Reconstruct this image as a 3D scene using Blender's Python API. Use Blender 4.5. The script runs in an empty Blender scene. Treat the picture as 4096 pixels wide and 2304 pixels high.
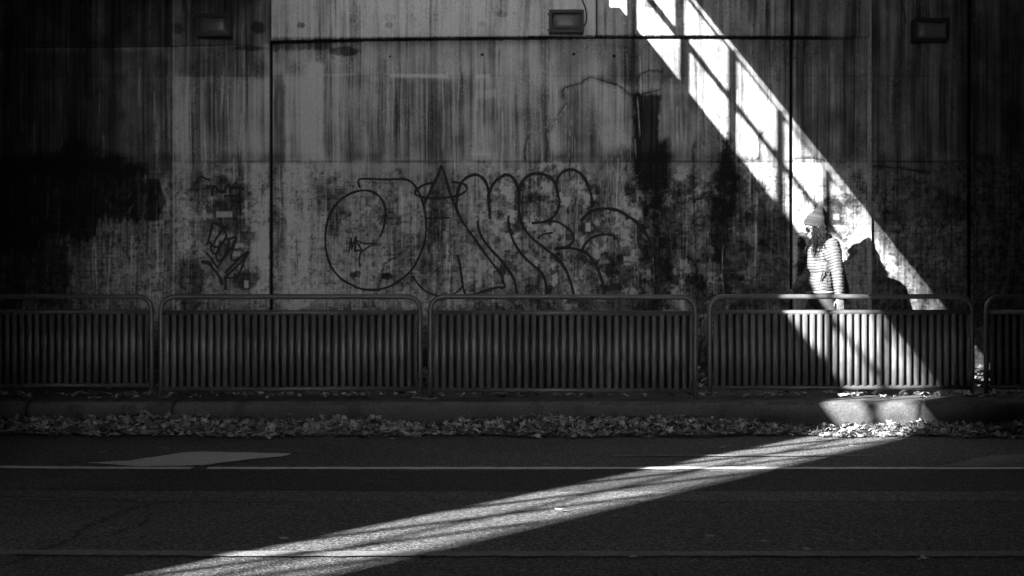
import bpy, bmesh, math, random
import numpy as np
from mathutils import Vector, Matrix

# ------------------------------------------------------------------ scene, camera, light
S = bpy.context.scene
COL = S.collection
CAM_H = 1.19
FPX = 5690.0            # focal length in photograph pixels (4096 wide) = 50 mm on 36 mm
cam_d = bpy.data.cameras.new('camera'); cam = bpy.data.objects.new('camera', cam_d); COL.objects.link(cam)
cam.location = (0, 0, CAM_H); cam.rotation_euler = (math.pi/2, 0, 0)
cam_d.lens = 50.0; cam_d.sensor_width = 36.0; cam_d.clip_start = 0.05; cam_d.clip_end = 500
S.camera = cam

SUN = Vector((1.209, 1.0, -0.6226)).normalized()      # direction the light travels
elev = math.asin(-SUN.z)
W = bpy.data.worlds.new('World'); S.world = W; W.use_nodes = True
nt = W.node_tree; nt.nodes.clear()
sky = nt.nodes.new('ShaderNodeTexSky'); sky.sky_type = 'NISHITA'; sky.sun_disc = False
sky.dust_density = 0.0; sky.air_density = 1.0; sky.sun_elevation = elev
sky.sun_rotation = math.atan2(-SUN.x, -SUN.y)
bw = nt.nodes.new('ShaderNodeRGBToBW')
bg = nt.nodes.new('ShaderNodeBackground'); bg.inputs['Strength'].default_value = 0.15
wo = nt.nodes.new('ShaderNodeOutputWorld')
nt.links.new(sky.outputs[0], bw.inputs[0]); nt.links.new(bw.outputs[0], bg.inputs[0]); nt.links.new(bg.outputs[0], wo.inputs[0])
sl = bpy.data.lights.new('sun', 'SUN'); sl.energy = 4.1; sl.angle = math.radians(0.4); sl.color = (1, 1, 1)
so = bpy.data.objects.new('sun', sl); COL.objects.link(so)
so.rotation_euler = SUN.to_track_quat('-Z', 'Y').to_euler(); so.location = (-12, -10, 14)

S.view_settings.view_transform = 'Standard'; S.view_settings.look = 'None'
S.view_settings.gamma = 1.0; S.view_settings.use_curve_mapping = False
S.view_settings.exposure = 2.98
S.cycles.use_denoising = True
try: S.cycles.denoiser = 'OPENIMAGEDENOISE'
except Exception: pass
S.cycles.max_bounces = 6; S.cycles.diffuse_bounces = 3
S.cycles.sample_clamp_indirect = 4.0

# ------------------------------------------------------------------ measures (metres)
D_WALL = 13.95; SW = 408.0       # wall plane depth; photograph pixels per metre on it
Z_SIDE = 0.234
D_KERB = 11.97
def wx(px): return (px-2048)/SW
def wz(py): return CAM_H + (1152-py)/SW
def P(px, py, d): return Vector(((px-2048)/FPX*d, d, CAM_H+(1152-py)/FPX*d))
def road_pt(px, py):
    d = FPX*CAM_H/(py-1152); return ((px-2048)/FPX*d, d)

# ------------------------------------------------------------------ helpers
def link(name, me, mat=None, parent=None, smooth=False):
    o = bpy.data.objects.new(name, me); COL.objects.link(o)
    if mat: me.materials.append(mat)
    if parent: o.parent = parent
    if smooth:
        me.polygons.foreach_set('use_smooth', [True]*len(me.polygons))
    return o
def tag(o, label=None, cat=None, group=None, kind=None):
    if label: o['label'] = label
    if cat: o['category'] = cat
    if group: o['group'] = group
    if kind: o['kind'] = kind
    return o
def empty(name, loc, rz=0):
    o = bpy.data.objects.new(name, None); COL.objects.link(o); o.location = loc; o.rotation_euler = (0, 0, rz)
    o.empty_display_size = .1
    return o
class MB:
    def __init__(s): s.v = []; s.f = []
    def add(s, vs, fs):
        b = len(s.v); s.v += [tuple(v) for v in vs]; s.f += [tuple(i+b for i in f) for f in fs]; return s
    def box(s, x0, x1, y0, y1, z0, z1):
        return s.add([(x0,y0,z0),(x1,y0,z0),(x1,y1,z0),(x0,y1,z0),(x0,y0,z1),(x1,y0,z1),(x1,y1,z1),(x0,y1,z1)],
                     [(0,3,2,1),(4,5,6,7),(0,1,5,4),(1,2,6,5),(2,3,7,6),(3,0,4,7)])
    def prism(s, poly, z0, z1):
        n = len(poly)
        vs = [(x,y,z0) for x,y in poly]+[(x,y,z1) for x,y in poly]
        return s.add(vs, [tuple(range(n-1,-1,-1)), tuple(range(n,2*n))]+[(i,(i+1)%n,(i+1)%n+n,i+n) for i in range(n)])
    def tube(s, pts, r, n=12, closed=False, caps=True):
        pts = [Vector(p) for p in pts]; m = len(pts)
        rs = r if isinstance(r, (list, tuple)) else [r]*m
        T = []
        for i in range(m):
            a = pts[(i-1) % m] if (closed or i > 0) else pts[i]
            b = pts[(i+1) % m] if (closed or i < m-1) else pts[i]
            T.append((b-a).normalized())
        ref = Vector((0,0,1)) if abs(T[0].z) < .9 else Vector((1,0,0))
        nrm = (ref - T[0]*ref.dot(T[0])).normalized()
        vs = []
        for i in range(m):
            nrm = (nrm - T[i]*nrm.dot(T[i])).normalized(); bn = T[i].cross(nrm)
            for k in range(n):
                a = 2*math.pi*k/n; vs.append(pts[i]+nrm*math.cos(a)*rs[i]+bn*math.sin(a)*rs[i])
        fs = []
        for i in range(m if closed else m-1):
            j = (i+1) % m
            for k in range(n):
                k2 = (k+1) % n; fs.append((i*n+k, i*n+k2, j*n+k2, j*n+k))
        if caps and not closed:
            fs.append(tuple(range(n-1,-1,-1))); fs.append(tuple((m-1)*n+k for k in range(n)))
        return s.add(vs, fs)
    def ellipsoid(s, c, r, rot=None, nu=16, nv=10):
        c = Vector(c); vs = []; fs = []
        R = rot or Matrix.Identity(3)
        vs.append(c+R@Vector((0,0,r[2])))
        for j in range(1, nv):
            th = math.pi*j/nv
            for i in range(nu):
                ph = 2*math.pi*i/nu
                vs.append(c+R@Vector((r[0]*math.sin(th)*math.cos(ph), r[1]*math.sin(th)*math.sin(ph), r[2]*math.cos(th))))
        vs.append(c+R@Vector((0,0,-r[2])))
        for i in range(nu): fs.append((0, 1+i, 1+(i+1)%nu))
        for j in range(nv-2):
            for i in range(nu):
                a = 1+j*nu+i; b = 1+j*nu+(i+1)%nu; fs.append((a, a+nu, b+nu, b))
        L = len(vs)-1
        for i in range(nu): fs.append((L, 1+(nv-2)*nu+(i+1)%nu, 1+(nv-2)*nu+i))
        return s.add(vs, fs)
    def cap(s, a, b, ra, rb, n=12):      # tapered capsule with rounded ends
        a = Vector(a); b = Vector(b); t = (b-a); L = max(t.length, 1e-5); t = t/L
        pts = []; rs = []
        for k in range(4):
            q = math.pi/2*(k/4); pts.append(a - t*ra*math.cos(q)); rs.append(max(ra*math.sin(q), ra*.05))
        for k in range(5):
            u = k/4; pts.append(a+(b-a)*u); rs.append(ra+(rb-ra)*u)
        for k in range(1, 5):
            q = math.pi/2*(k/4); pts.append(b + t*rb*math.sin(q)); rs.append(max(rb*math.cos(q), rb*.05))
        return s.tube(pts, rs, n)
    def mesh(s, name):
        me = bpy.data.meshes.new(name); me.from_pydata(s.v, [], s.f); me.update(); return me
    def build(s, name, mat, parent=None, smooth=False):
        return link(name, s.mesh(name), mat, parent, smooth)

def catmull(pts, step=8):
    out = []; n = len(pts)
    for i in range(n-1):
        p0 = np.array(pts[max(i-1,0)], float); p1 = np.array(pts[i], float); p2 = np.array(pts[i+1], float); p3 = np.array(pts[min(i+2,n-1)], float)
        for k in range(step):
            t = k/step
            out.append(.5*((2*p1)+(-p0+p2)*t+(2*p0-5*p1+4*p2-p3)*t*t+(-p0+3*p1-3*p2+p3)*t**3))
    out.append(np.array(pts[-1], float)); return np.array(out)

# numpy noise --------------------------------------------------------
_rng = np.random.RandomState(7)
_T = _rng.rand(512, 512).astype(np.float32)
def vn(x, y, seed=0):
    x = x + seed*37.31; y = y + seed*91.77
    xi = np.floor(x).astype(int); yi = np.floor(y).astype(int)
    fx = x-xi; fy = y-yi; fx = fx*fx*(3-2*fx); fy = fy*fy*(3-2*fy)
    a = _T[xi % 512, yi % 512]; b = _T[(xi+1) % 512, yi % 512]; c = _T[xi % 512, (yi+1) % 512]; d = _T[(xi+1) % 512, (yi+1) % 512]
    return (a*(1-fx)+b*fx)*(1-fy)+(c*(1-fx)+d*fx)*fy
def fbm(x, y, oct=4, seed=0, gain=.5):
    s = 0; a = 1; t = 0
    for o in range(oct):
        s = s+a*vn(x*2**o, y*2**o, seed+o*3); t += a; a *= gain
    return s/t
def sm(a, b, x):
    t = np.clip((x-a)/(b-a), 0, 1); return t*t*(3-2*t)
def seg_dist(X, Y, pts):
    D = np.full(X.shape, 1e9, np.float32)
    for (x0, y0), (x1, y1) in zip(pts[:-1], pts[1:]):
        mrg = 40
        sel = (X > min(x0,x1)-mrg) & (X < max(x0,x1)+mrg) & (Y > min(y0,y1)-mrg) & (Y < max(y0,y1)+mrg)
        if not sel.any(): continue
        xs = X[sel]; ys = Y[sel]
        dx = x1-x0; dy = y1-y0; L = dx*dx+dy*dy+1e-9
        t = np.clip(((xs-x0)*dx+(ys-y0)*dy)/L, 0, 1)
        D[sel] = np.minimum(D[sel], np.hypot(xs-x0-t*dx, ys-y0-t*dy))
    return D
def grid_mesh(name, xs, ys, fn, tone):
    """xs, ys 1-D; fn(X,Y)->(vx,vy,vz); tone float array stored as point attribute"""
    X, Y = np.meshgrid(xs, ys)
    vx, vy, vz = fn(X, Y)
    nx, ny = len(xs), len(ys)
    co = np.stack([vx, vy, vz], -1).reshape(-1, 3).astype(np.float32)
    me = bpy.data.meshes.new(name)
    me.vertices.add(nx*ny); me.vertices.foreach_set('co', co.ravel())
    idx = np.arange(nx*ny).reshape(ny, nx)
    q = np.stack([idx[:-1,:-1], idx[:-1,1:], idx[1:,1:], idx[1:,:-1]], -1).reshape(-1, 4)
    me.loops.add(q.size); me.loops.foreach_set('vertex_index', q.ravel().astype(np.int32))
    me.polygons.add(len(q)); me.polygons.foreach_set('loop_start', (np.arange(len(q))*4).astype(np.int32))
    try: me.polygons.foreach_set('loop_total', np.full(len(q), 4, np.int32))
    except Exception: pass
    me.update(calc_edges=True)
    a = me.attributes.new('tone', 'FLOAT', 'POINT'); a.data.foreach_set('value', tone.astype(np.float32).ravel())
    me.validate()
    return me

# ------------------------------------------------------------------ materials (all grey: the photograph is monochrome)
def mat(name, v=.3, rough=.8, metal=0.0, nscale=40, namp=.25, bump=.15, bdist=.004, attr=None, spec=.5, stretch=None, n2=None, speck=None):
    m = bpy.data.materials.new(name); m.use_nodes = True
    nt = m.node_tree; N = nt.nodes; L = nt.links
    b = N['Principled BSDF']
    b.inputs['Roughness'].default_value = rough; b.inputs['Metallic'].default_value = metal
    b.inputs['Specular IOR Level'].default_value = spec
    tc = N.new('ShaderNodeTexCoord'); mp = N.new('ShaderNodeMapping'); L.new(tc.outputs['Object'], mp.inputs[0])
    if stretch: mp.inputs['Scale'].default_value = stretch
    nz = N.new('ShaderNodeTexNoise'); nz.inputs['Scale'].default_value = nscale; nz.inputs['Detail'].default_value = 5
    L.new(mp.outputs[0], nz.inputs['Vector'])
    mr = N.new('ShaderNodeMapRange'); mr.inputs['From Min'].default_value = .25; mr.inputs['From Max'].default_value = .75
    mr.inputs['To Min'].default_value = 1-namp; mr.inputs['To Max'].default_value = 1+namp
    L.new(nz.outputs['Fac'], mr.inputs['Value'])
    mu = N.new('ShaderNodeMath'); mu.operation = 'MULTIPLY'; L.new(mr.outputs[0], mu.inputs[0])
    if attr:
        at = N.new('ShaderNodeAttribute'); at.attribute_name = attr; L.new(at.outputs['Fac'], mu.inputs[1])
    else: mu.inputs[1].default_value = v
    out = mu
    if n2:      # second, larger mottling
        z2 = N.new('ShaderNodeTexNoise'); z2.inputs['Scale'].default_value = n2[0]; z2.inputs['Detail'].default_value = 4
        L.new(mp.outputs[0], z2.inputs['Vector'])
        r2 = N.new('ShaderNodeMapRange'); r2.inputs['From Min'].default_value = .3; r2.inputs['From Max'].default_value = .7
        r2.inputs['To Min'].default_value = 1-n2[1]; r2.inputs['To Max'].default_value = 1+n2[1]
        L.new(z2.outputs['Fac'], r2.inputs['Value'])
        m2 = N.new('ShaderNodeMath'); m2.operation = 'MULTIPLY'; L.new(out.outputs[0], m2.inputs[0]); L.new(r2.outputs[0], m2.inputs[1]); out = m2
    if speck:   # stone chips
        vo = N.new('ShaderNodeTexVoronoi'); vo.inputs['Scale'].default_value = speck[0]; L.new(mp.outputs[0], vo.inputs['Vector'])
        sp = N.new('ShaderNodeSeparateColor'); L.new(vo.outputs['Color'], sp.inputs[0])
        pw = N.new('ShaderNodeMath'); pw.operation = 'POWER'; L.new(sp.outputs[0], pw.inputs[0]); pw.inputs[1].default_value = speck[2]
        r3 = N.new('ShaderNodeMapRange'); r3.inputs['To Min'].default_value = 1-speck[1]*.45; r3.inputs['To Max'].default_value = 1+speck[1]
        L.new(pw.outputs[0], r3.inputs['Value'])
        m3 = N.new('ShaderNodeMath'); m3.operation = 'MULTIPLY'; L.new(out.outputs[0], m3.inputs[0]); L.new(r3.outputs[0], m3.inputs[1]); out = m3
    cl = N.new('ShaderNodeClamp'); L.new(out.outputs[0], cl.inputs[0]); cl.inputs['Max'].default_value = .85
    L.new(cl.outputs[0], b.inputs['Base Color'])
    if bump:
        bp = N.new('ShaderNodeBump'); bp.inputs['Strength'].default_value = bump; bp.inputs['Distance'].default_value = bdist
        if speck:
            ad = N.new('ShaderNodeMath'); ad.operation = 'ADD'; L.new(nz.outputs['Fac'], ad.inputs[0]); L.new(vo.outputs['Distance'], ad.inputs[1]); L.new(ad.outputs[0], bp.inputs['Height'])
        else: L.new(nz.outputs['Fac'], bp.inputs['Height'])
        L.new(bp.outputs[0], b.inputs['Normal'])
    return m
M = {}
M['wall'] = mat('stained_concrete', attr='tone', rough=.9, nscale=70, namp=.16, bump=.5, bdist=.004, spec=.25, stretch=(1,1,.45))
M['conc'] = mat('plain_concrete', .25, .9, nscale=12, namp=.3, bump=.3, spec=.2)
M['deck'] = mat('bounce_cutting_concrete', .06, .9, nscale=6, namp=.3, bump=.2, spec=.1)  # darkened so unseen decks and walls bounce little light
M['no_bounce'] = mat('bounce_stopping_concrete', .02, .95, nscale=6, namp=.3, bump=.2, spec=.05)  # blackened to stop sun bouncing off the unseen wall head
M['kerb'] = mat('kerb_stone', attr='tone', rough=.85, nscale=60, namp=.25, bump=.4, spec=.3, speck=(160, .4, 2))
M['road'] = mat('worn_asphalt', attr='tone', rough=.8, nscale=90, namp=.3, bump=.8, bdist=.004, spec=.3, speck=(105, 1.3, 3.0))
M['side'] = mat('sidewalk_concrete', attr='tone', rough=.9, nscale=50, namp=.3, bump=.4, spec=.2)
M['paint'] = mat('worn_white_road_paint', .80, .6, nscale=60, namp=.25, bump=.4, spec=.3, n2=(3, .12), speck=(110, .2, 2))
M['paint_old'] = mat('old_faded_road_paint', .22, .7, nscale=60, namp=.3, bump=.4, spec=.3, n2=(3, .25), speck=(110, .5, 2))
M['galv'] = mat('galvanised_steel', .13, .45, metal=.25, nscale=55, namp=.22, bump=.12, bdist=.002, n2=(6, .2))
M['sheet'] = mat('galvanised_sheet', attr='tone', rough=.5, metal=.15, nscale=30, namp=.3, bump=.15, bdist=.002, stretch=(1,1,.35), n2=(3.5, .38))
M['spray'] = mat('black_spray_paint', .018, .6, nscale=30, namp=.5, bump=.1)
M['spray_old'] = mat('faded_spray_paint', .016, .7, nscale=30, namp=.5, bump=.1)
M['spray_white'] = mat('white_chalky_paint', .55, .8, nscale=30, namp=.3, bump=.1)
M['black'] = mat('black_enamel', .02, .45, nscale=30, namp=.3, bump=.05)
M['lens'] = mat('prismatic_lamp_glass', .14, .25, nscale=25, namp=.3, bump=.4, stretch=(1,1,6))
M['white_tape'] = mat('white_sticker', .6, .5, nscale=20, namp=.1)
M['steel_dark'] = mat('painted_steel', .08, .5, metal=.3, nscale=20)
M['leaf'] = mat('dry_leaf', attr='tone', rough=.65, nscale=30, namp=.3, bump=.3, spec=.4)
M['skin'] = mat('skin', .12, .5, nscale=30, namp=.06, bump=.05)
M['jacket'] = mat('quilted_nylon', attr='tone', rough=.55, nscale=25, namp=.10, bump=.5, bdist=.006, spec=.5)
M['cloth_dark'] = mat('dark_denim', .045, .8, nscale=80, namp=.3, bump=.3)
M['bag'] = mat('black_canvas', .02, .75, nscale=80, namp=.3, bump=.3)
M['hair'] = mat('dark_brown_hair', .007, .6, nscale=60, namp=.5, bump=.2, spec=.12)
M['knit'] = mat('marled_wool_knit', attr='tone', rough=.95, nscale=90, namp=.35, bump=.5, bdist=.006)
M['glasses'] = mat('black_sunglass_plastic', .008, .15, nscale=5, namp=.0, bump=0)
M['shoe'] = mat('black_leather', .02, .4, nscale=30)

# ------------------------------------------------------------------ the concrete wall
wall = empty('concrete_wall', (0, D_WALL, Z_SIDE))
tag(wall, 'tall stained concrete underpass wall covered in streaks, cracks and graffiti behind the barriers', 'wall')
step = 0.008
gx = np.arange(-6.4, 6.4, step); gz = np.arange(0.10, 4.36, step)
GX, GZ = np.meshgrid(gx, gz)
PX = GX*SW+2048; PY = 1152-(GZ-CAM_H)*SW
wob = fbm(PX/90, PY/90, 4, 5)-.5
wob2 = fbm(PX/22, PY/22, 3, 6)-.5
fringe = fbm(PX/7, PY/700, 3, 8)-.5
wob3 = fbm(PX/9, PY/8, 2, 9)-.5
def rect(x0, x1, y0, y1, soft=12, rag=30):
    xx = PX+wob*rag*2+wob2*rag*.8+wob3*rag*.5; yy = PY+wob2*rag*1.2+wob*rag*.8+fringe*rag*1.4+wob3*rag*.4
    return sm(x0-soft, x0+soft, xx)*(1-sm(x1-soft, x1+soft, xx))*sm(y0-soft, y0+soft, yy)*(1-sm(y1-soft, y1+soft, yy))
def blob(cx, cy, rx, ry, soft=.3, rag=.5):
    r = np.hypot((PX-cx)/rx, (PY-cy)/ry)+wob*rag*1.6+wob2*rag*1.2+wob3*rag*.9+fringe*rag*.5
    return 1-sm(1-soft, 1+soft, r)
T = np.full(PX.shape, .30, np.float64)
# broad tonal zones of the pour
T *= .80+.45*fbm(PX/420, PY/600, 3, 11)
# vertical water streaks (long, fine)
drift = 10*(vn(PX/300, PY/260, 3)-.5)
st1 = fbm((PX+drift)/9, PY/520, 3, 21); st2 = fbm((PX+drift)/34, PY/800, 3, 23); st3 = vn(PX/5, PY/240, 27)
upper = 1-sm(610, 690, PY)
sam = .35+1.1*fbm(PX/190, PY/240, 3, 25)
T *= 1+sam*((upper*.52+.22)*(st1-.5)*1.2+(upper*.6+.2)*(st2-.5)*1.5+(.25)*(st3-.5))
T *= 1+upper*.42*(fbm(PX/70, PY/95, 5, 26, .6)-.5)*2
# fine pale run lines
run = np.clip((fbm((PX+drift)/6.5, PY/330, 2, 31)-.68)/.14, 0, 1)*sm(.4, .62, vn(PX/120, PY/260, 33))
T += .10*run*(.4+.6*upper)
darkrun = np.clip((fbm((PX+drift)/8, PY/400, 2, 35)-.66)/.12, 0, 1)*sm(.42, .6, vn(PX/150, PY/300, 37))
T *= 1-.38*darkrun
# mottled, scoured lower lift
lower = sm(585, 735, PY+wob*190+fringe*60)*(PY > 646)+sm(600, 790, PY+wob*190+fringe*60)*(PY <= 646)*.95
pat = fbm(PX/46, PY/52, 5, 41, .62); pat2 = fbm(PX/20, PY/24, 4, 43, .6)
graf = lower*sm(1750, 2050, PX)*(1-sm(2900, 3150, PX))
T *= 1+lower*(.36*(pat-.5)*2)
T *= 1+lower*.30*(fbm(PX/6, PY/60, 3, 51)-.5)*2
T *= 1+lower*.22*(fbm(PX/60, PY/7, 3, 53)-.5)*2*(1-.5*graf)
peel = sm(.548, .562, pat+.10*(fringe))*sm(.40, .48, fbm(PX/130, PY/110, 2, 45))
T = T*(1-.16*graf)+graf*peel*.17
dk = sm(.555, .572, fbm(PX/48, PY/40, 5, 47, .6))
T *= 1-(.14+.30*graf)*dk*lower
peel2 = sm(.60, .612, pat2)*lower*sm(.45, .6, fbm(PX/200, PY/150, 2, 46))
T += peel2*.09*(1-.3*graf)
T *= 1-.34*sm(.625, .64, fbm(PX/13, PY/13, 3, 49))*lower
# pits and pock marks
T *= 1-.4*sm(.74, .78, fbm(PX/5.5, PY/5.5, 2, 55))*sm(.52, .70, fbm(PX/160, PY/120, 2, 56))
T += .10*sm(.72, .75, fbm(PX/5, PY/6, 2, 57))*sm(.5, .65, fbm(PX/120, PY/140, 2, 58))
# placed tones; lighter middle, darker ends paint the light falloff (photograph pixels on the wall): x0 x1 y0 y1 factor soft rag
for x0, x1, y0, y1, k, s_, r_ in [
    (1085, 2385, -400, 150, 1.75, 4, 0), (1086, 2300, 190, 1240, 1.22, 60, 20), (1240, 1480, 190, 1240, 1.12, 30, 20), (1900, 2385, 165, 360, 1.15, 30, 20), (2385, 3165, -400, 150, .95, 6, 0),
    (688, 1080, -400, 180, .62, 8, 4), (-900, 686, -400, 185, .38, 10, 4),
    (688, 1080, 185, 305, .75, 8, 8), (-900, 686, 185, 700, .52, 30, 20), (-900, 420, 160, 1240, .75, 90, 20),  # left panels darkened to paint in the light falloff
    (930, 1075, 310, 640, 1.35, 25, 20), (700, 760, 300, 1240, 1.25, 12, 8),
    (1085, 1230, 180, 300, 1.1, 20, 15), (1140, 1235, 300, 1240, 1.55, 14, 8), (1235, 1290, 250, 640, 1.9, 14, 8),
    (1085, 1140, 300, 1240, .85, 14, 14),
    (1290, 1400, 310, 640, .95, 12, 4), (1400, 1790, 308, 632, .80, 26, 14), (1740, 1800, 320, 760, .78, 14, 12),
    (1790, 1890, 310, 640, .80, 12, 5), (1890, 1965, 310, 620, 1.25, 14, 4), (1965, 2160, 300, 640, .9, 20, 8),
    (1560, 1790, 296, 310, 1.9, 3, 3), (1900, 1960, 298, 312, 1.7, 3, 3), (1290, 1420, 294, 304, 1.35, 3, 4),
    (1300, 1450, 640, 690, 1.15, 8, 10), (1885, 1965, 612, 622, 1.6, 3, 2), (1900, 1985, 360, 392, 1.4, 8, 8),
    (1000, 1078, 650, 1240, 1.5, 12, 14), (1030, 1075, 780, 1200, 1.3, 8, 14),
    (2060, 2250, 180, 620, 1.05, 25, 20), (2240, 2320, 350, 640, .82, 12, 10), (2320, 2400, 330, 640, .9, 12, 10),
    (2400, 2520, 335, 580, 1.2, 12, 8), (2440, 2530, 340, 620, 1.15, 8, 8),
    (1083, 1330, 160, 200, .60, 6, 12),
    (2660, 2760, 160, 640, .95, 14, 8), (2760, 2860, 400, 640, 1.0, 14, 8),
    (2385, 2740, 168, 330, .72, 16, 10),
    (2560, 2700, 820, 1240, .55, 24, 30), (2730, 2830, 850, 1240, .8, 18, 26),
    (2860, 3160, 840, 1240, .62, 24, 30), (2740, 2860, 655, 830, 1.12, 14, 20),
    (3480, 4400, -400, 1300, .66, 10, 4), (3168, 3475, -400, 640, .74, 10, 3), (2700, 3160, 160, 1240, .86, 40, 10), (3168, 3475, 640, 1100, 1.08, 20, 20),  # right panels darkened to paint in the light falloff
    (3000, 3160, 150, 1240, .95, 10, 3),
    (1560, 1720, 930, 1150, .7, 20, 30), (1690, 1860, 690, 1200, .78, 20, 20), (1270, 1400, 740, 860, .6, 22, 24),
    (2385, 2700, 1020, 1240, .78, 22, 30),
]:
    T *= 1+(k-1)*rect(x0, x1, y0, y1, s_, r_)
# big painted-over black area at the left
ix = [-900, 0, 130, 250, 330, 450, 560, 640, 700]
itop = np.interp(PX, ix, [640, 640, 628, 585, 590, 612, 640, 700, 780])+fringe*26+wob*70+wob2*24+wob3*22
ibot = np.interp(PX, ix, [1030, 1030, 1010, 980, 940, 900, 880, 850, 800])+fringe*120+wob*90+wob2*50
ink = sm(-30, 34, PY-itop)*sm(-30, 30, ibot-PY)*(1-sm(560, 660, PX+wob*80+wob3*30))
low = rect(-900, 270, 960, 1240, 26, 40)*.8
veil = sm(-30, 60, PY-itop-40)*sm(-60, 60, ibot+70-PY)*(1-sm(600, 680, PX+wob*60))*.35
ink = np.maximum.reduce([ink, low, veil])
ink *= .80+.20*np.clip((st1-.35)*3, 0, 1)
lt = sm(.52, .6, fbm((PX+.5*PY)/22, PY/90, 3, 63))*sm(380, 440, PX)*(1-sm(560, 620, PX))*sm(740, 800, PY)
ink *= 1-.35*lt
T *= 1-.80*ink*(.78+.44*fbm(PX/30, PY/60, 4, 65))
# angular dark paint corner of it
tri = np.clip(np.minimum.reduce([(PX-585), (668-PX-.35*np.abs(PY-800)), 90-np.abs(PY-800)])/10, 0, 1)
T *= 1-.62*tri
# painted-out patches round the left tag; also a painted soft shadow under the beam
for cx, cy, rx, ry, k in [(800, 760, 42, 60, .6), (880, 745, 60, 34, .62), (960, 775, 60, 40, .55), (900, 830, 85, 42, .50), (910, 900, 100, 40, .55),
                          (760, 1130, 55, 110, .55), (985, 1120, 44, 38, .45), (920, 1020, 60, 60, .7), (1000, 950, 40, 30, .6),
                          (1330, 900, 30, 50, .6), (1560, 870, 45, 38, .62), (1430, 1095, 14, 12, .35), (1410, 1100, 12, 14, .35), (1545, 1105, 26, 12, .25),
                          (1208, 104, 16, 10, .45), (1560, 70, 24, 16, .75), (2010, 60, 22, 14, .7), (1370, 205, 60, 16, .45), (1000, 192, 60, 12, .5), (710, 115, 26, 24, .55), (1030, 112, 22, 22, .5), (640, 260, 30, 50, .8), (2600, 22, 30, 22, .55), (2620, 50, 10, 28, .6), (1558, 103, 14, 12, .6), (1928, 98, 14, 10, .7), (1560, 226, 5, 5, .1), (1928, 218, 6, 6, .1), (2296, 216, 6, 6, .1), (2457, 224, 6, 6, .1),
                          (1745, 880, 30, 110, .6), (2010, 1130, 160, 60, .8), (2910, 740, 45, 170, .30), (2890, 930, 36, 120, .55), (2930, 1150, 55, 80, .8),  # tall dark band here is soft shadow painted into the tone
                          (3310, 850, 62, 60, .45), (3400, 860, 40, 70, .6), (3360, 800, 60, 26, .55), (3240, 960, 55, 60, .45), (3225, 1020, 40, 90, .35), (3215, 1110, 40, 80, .5),
                          (3400, 1010, 40, 26, .7), (3560, 860, 30, 36, .7), (3800, 840, 100, 60, .7)]:
    T *= 1+(k-1)*blob(cx, cy, rx, ry, .25, .45)
for x0, x1, y0, y1, v in [(865, 930, 848, 870, .42), (968, 990, 835, 850, .42), (935, 975, 972, 990, .42), (925, 962, 1004, 1028, .42), (975, 992, 1120, 1150, .5),
                          (925, 945, 655, 668, .4), (3332, 3354, 854, 878, .26), (3294, 3318, 826, 846, .2), (2495, 2530, 1025, 1045, .42), (2496, 2522, 1050, 1060, .40),
                          (2585, 2600, 1078, 1098, .38), (2345, 2365, 890, 925, .5), (2480, 2515, 922, 950, .4)]:
    k = rect(x0, x1, y0, y1, 3, 5); T = T*(1-k)+v*k*(.75+.5*vn(PX/7, PY/40, 61))
# black seep under the crack
seep = np.maximum.reduce([rect(2535, 2640, 375, 700, 9, 12), rect(2545, 2680, 560, 760, 16, 16), rect(2560, 2660, 740, 850, 18, 20)*.85, rect(2470, 2560, 590, 640, 16, 16)*.6,
                          rect(2600, 2650, 850, 1010, 16, 20)*.6])
T *= 1-.86*seep*(.75+.25*np.clip(st1*2-.4, 0, 1))
# white lime drips falling from it
rr = random.Random(4)
for k in range(64):
    x = rr.choice([2265, 2285, 2430, 2450, 2470, 2490, 2515, 2530, 2545, 2300])+rr.uniform(-14, 14)
    y0 = rr.uniform(370, 760); y1 = y0+rr.uniform(90, 460); w = rr.uniform(1.6, 3.6)
    xx = PX-(x+5*np.sin(PY/60+k)+rr.uniform(-.01, .01)*(PY-y0))
    T = np.maximum(T, np.exp(-(xx/w)**2)*sm(y0, y0+20, PY)*(1-sm(y1-50, y1, PY))*rr.uniform(.26, .5)*(.6+.4*vn(PX/4, PY/14, k)))
for k in range(26):
    x = rr.uniform(1650, 2900); y0 = rr.uniform(640, 1000); y1 = min(1230, y0+rr.uniform(80, 400)); w = rr.uniform(1.5, 3)
    xx = PX-(x+3*np.sin(PY/40+k))
    T = np.maximum(T, np.exp(-(xx/w)**2)*sm(y0, y0+20, PY)*(1-sm(y1-50, y1, PY))*rr.uniform(.24, .40)*(.4+.6*vn(PX/3, PY/9, k)))
for k in range(90):     # thin pale runs of the upper lift
    x = rr.uniform(1090, 2100) if k < 60 else rr.uniform(700, 1080); y0 = rr.uniform(-60, 500); y1 = y0+rr.uniform(100, 380); w = rr.uniform(1.4, 3)
    xx = PX-(x+2*np.sin(PY/60+k))
    T += np.exp(-(xx/w)**2)*sm(y0, y0+20, PY)*(1-sm(y1-60, y1, PY))*rr.uniform(.03, .10)
for k in range(230):    # fine runs all over, pale and dark
    x = rr.uniform(-60, 3150); y0 = rr.uniform(150, 1050); y1 = y0+rr.uniform(60, 380); w = rr.uniform(1.3, 3.4); pale = rr.random() < .6
    sel = slice(max(0, int(((wx(x)+6.4)/step))-6), int(((wx(x)+6.4)/step))+7)
    X_ = PX[:, sel]; Y_ = PY[:, sel]
    kk = np.exp(-((X_-x-2.5*np.sin(Y_/50+k))/w)**2)*sm(y0, y0+14, Y_)*(1-sm(y1-70, y1, Y_))*(.4+.6*vn(X_/4, Y_/16, k))
    T[:, sel] = T[:, sel]*(1+kk*(.9 if pale else -.5))
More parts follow.
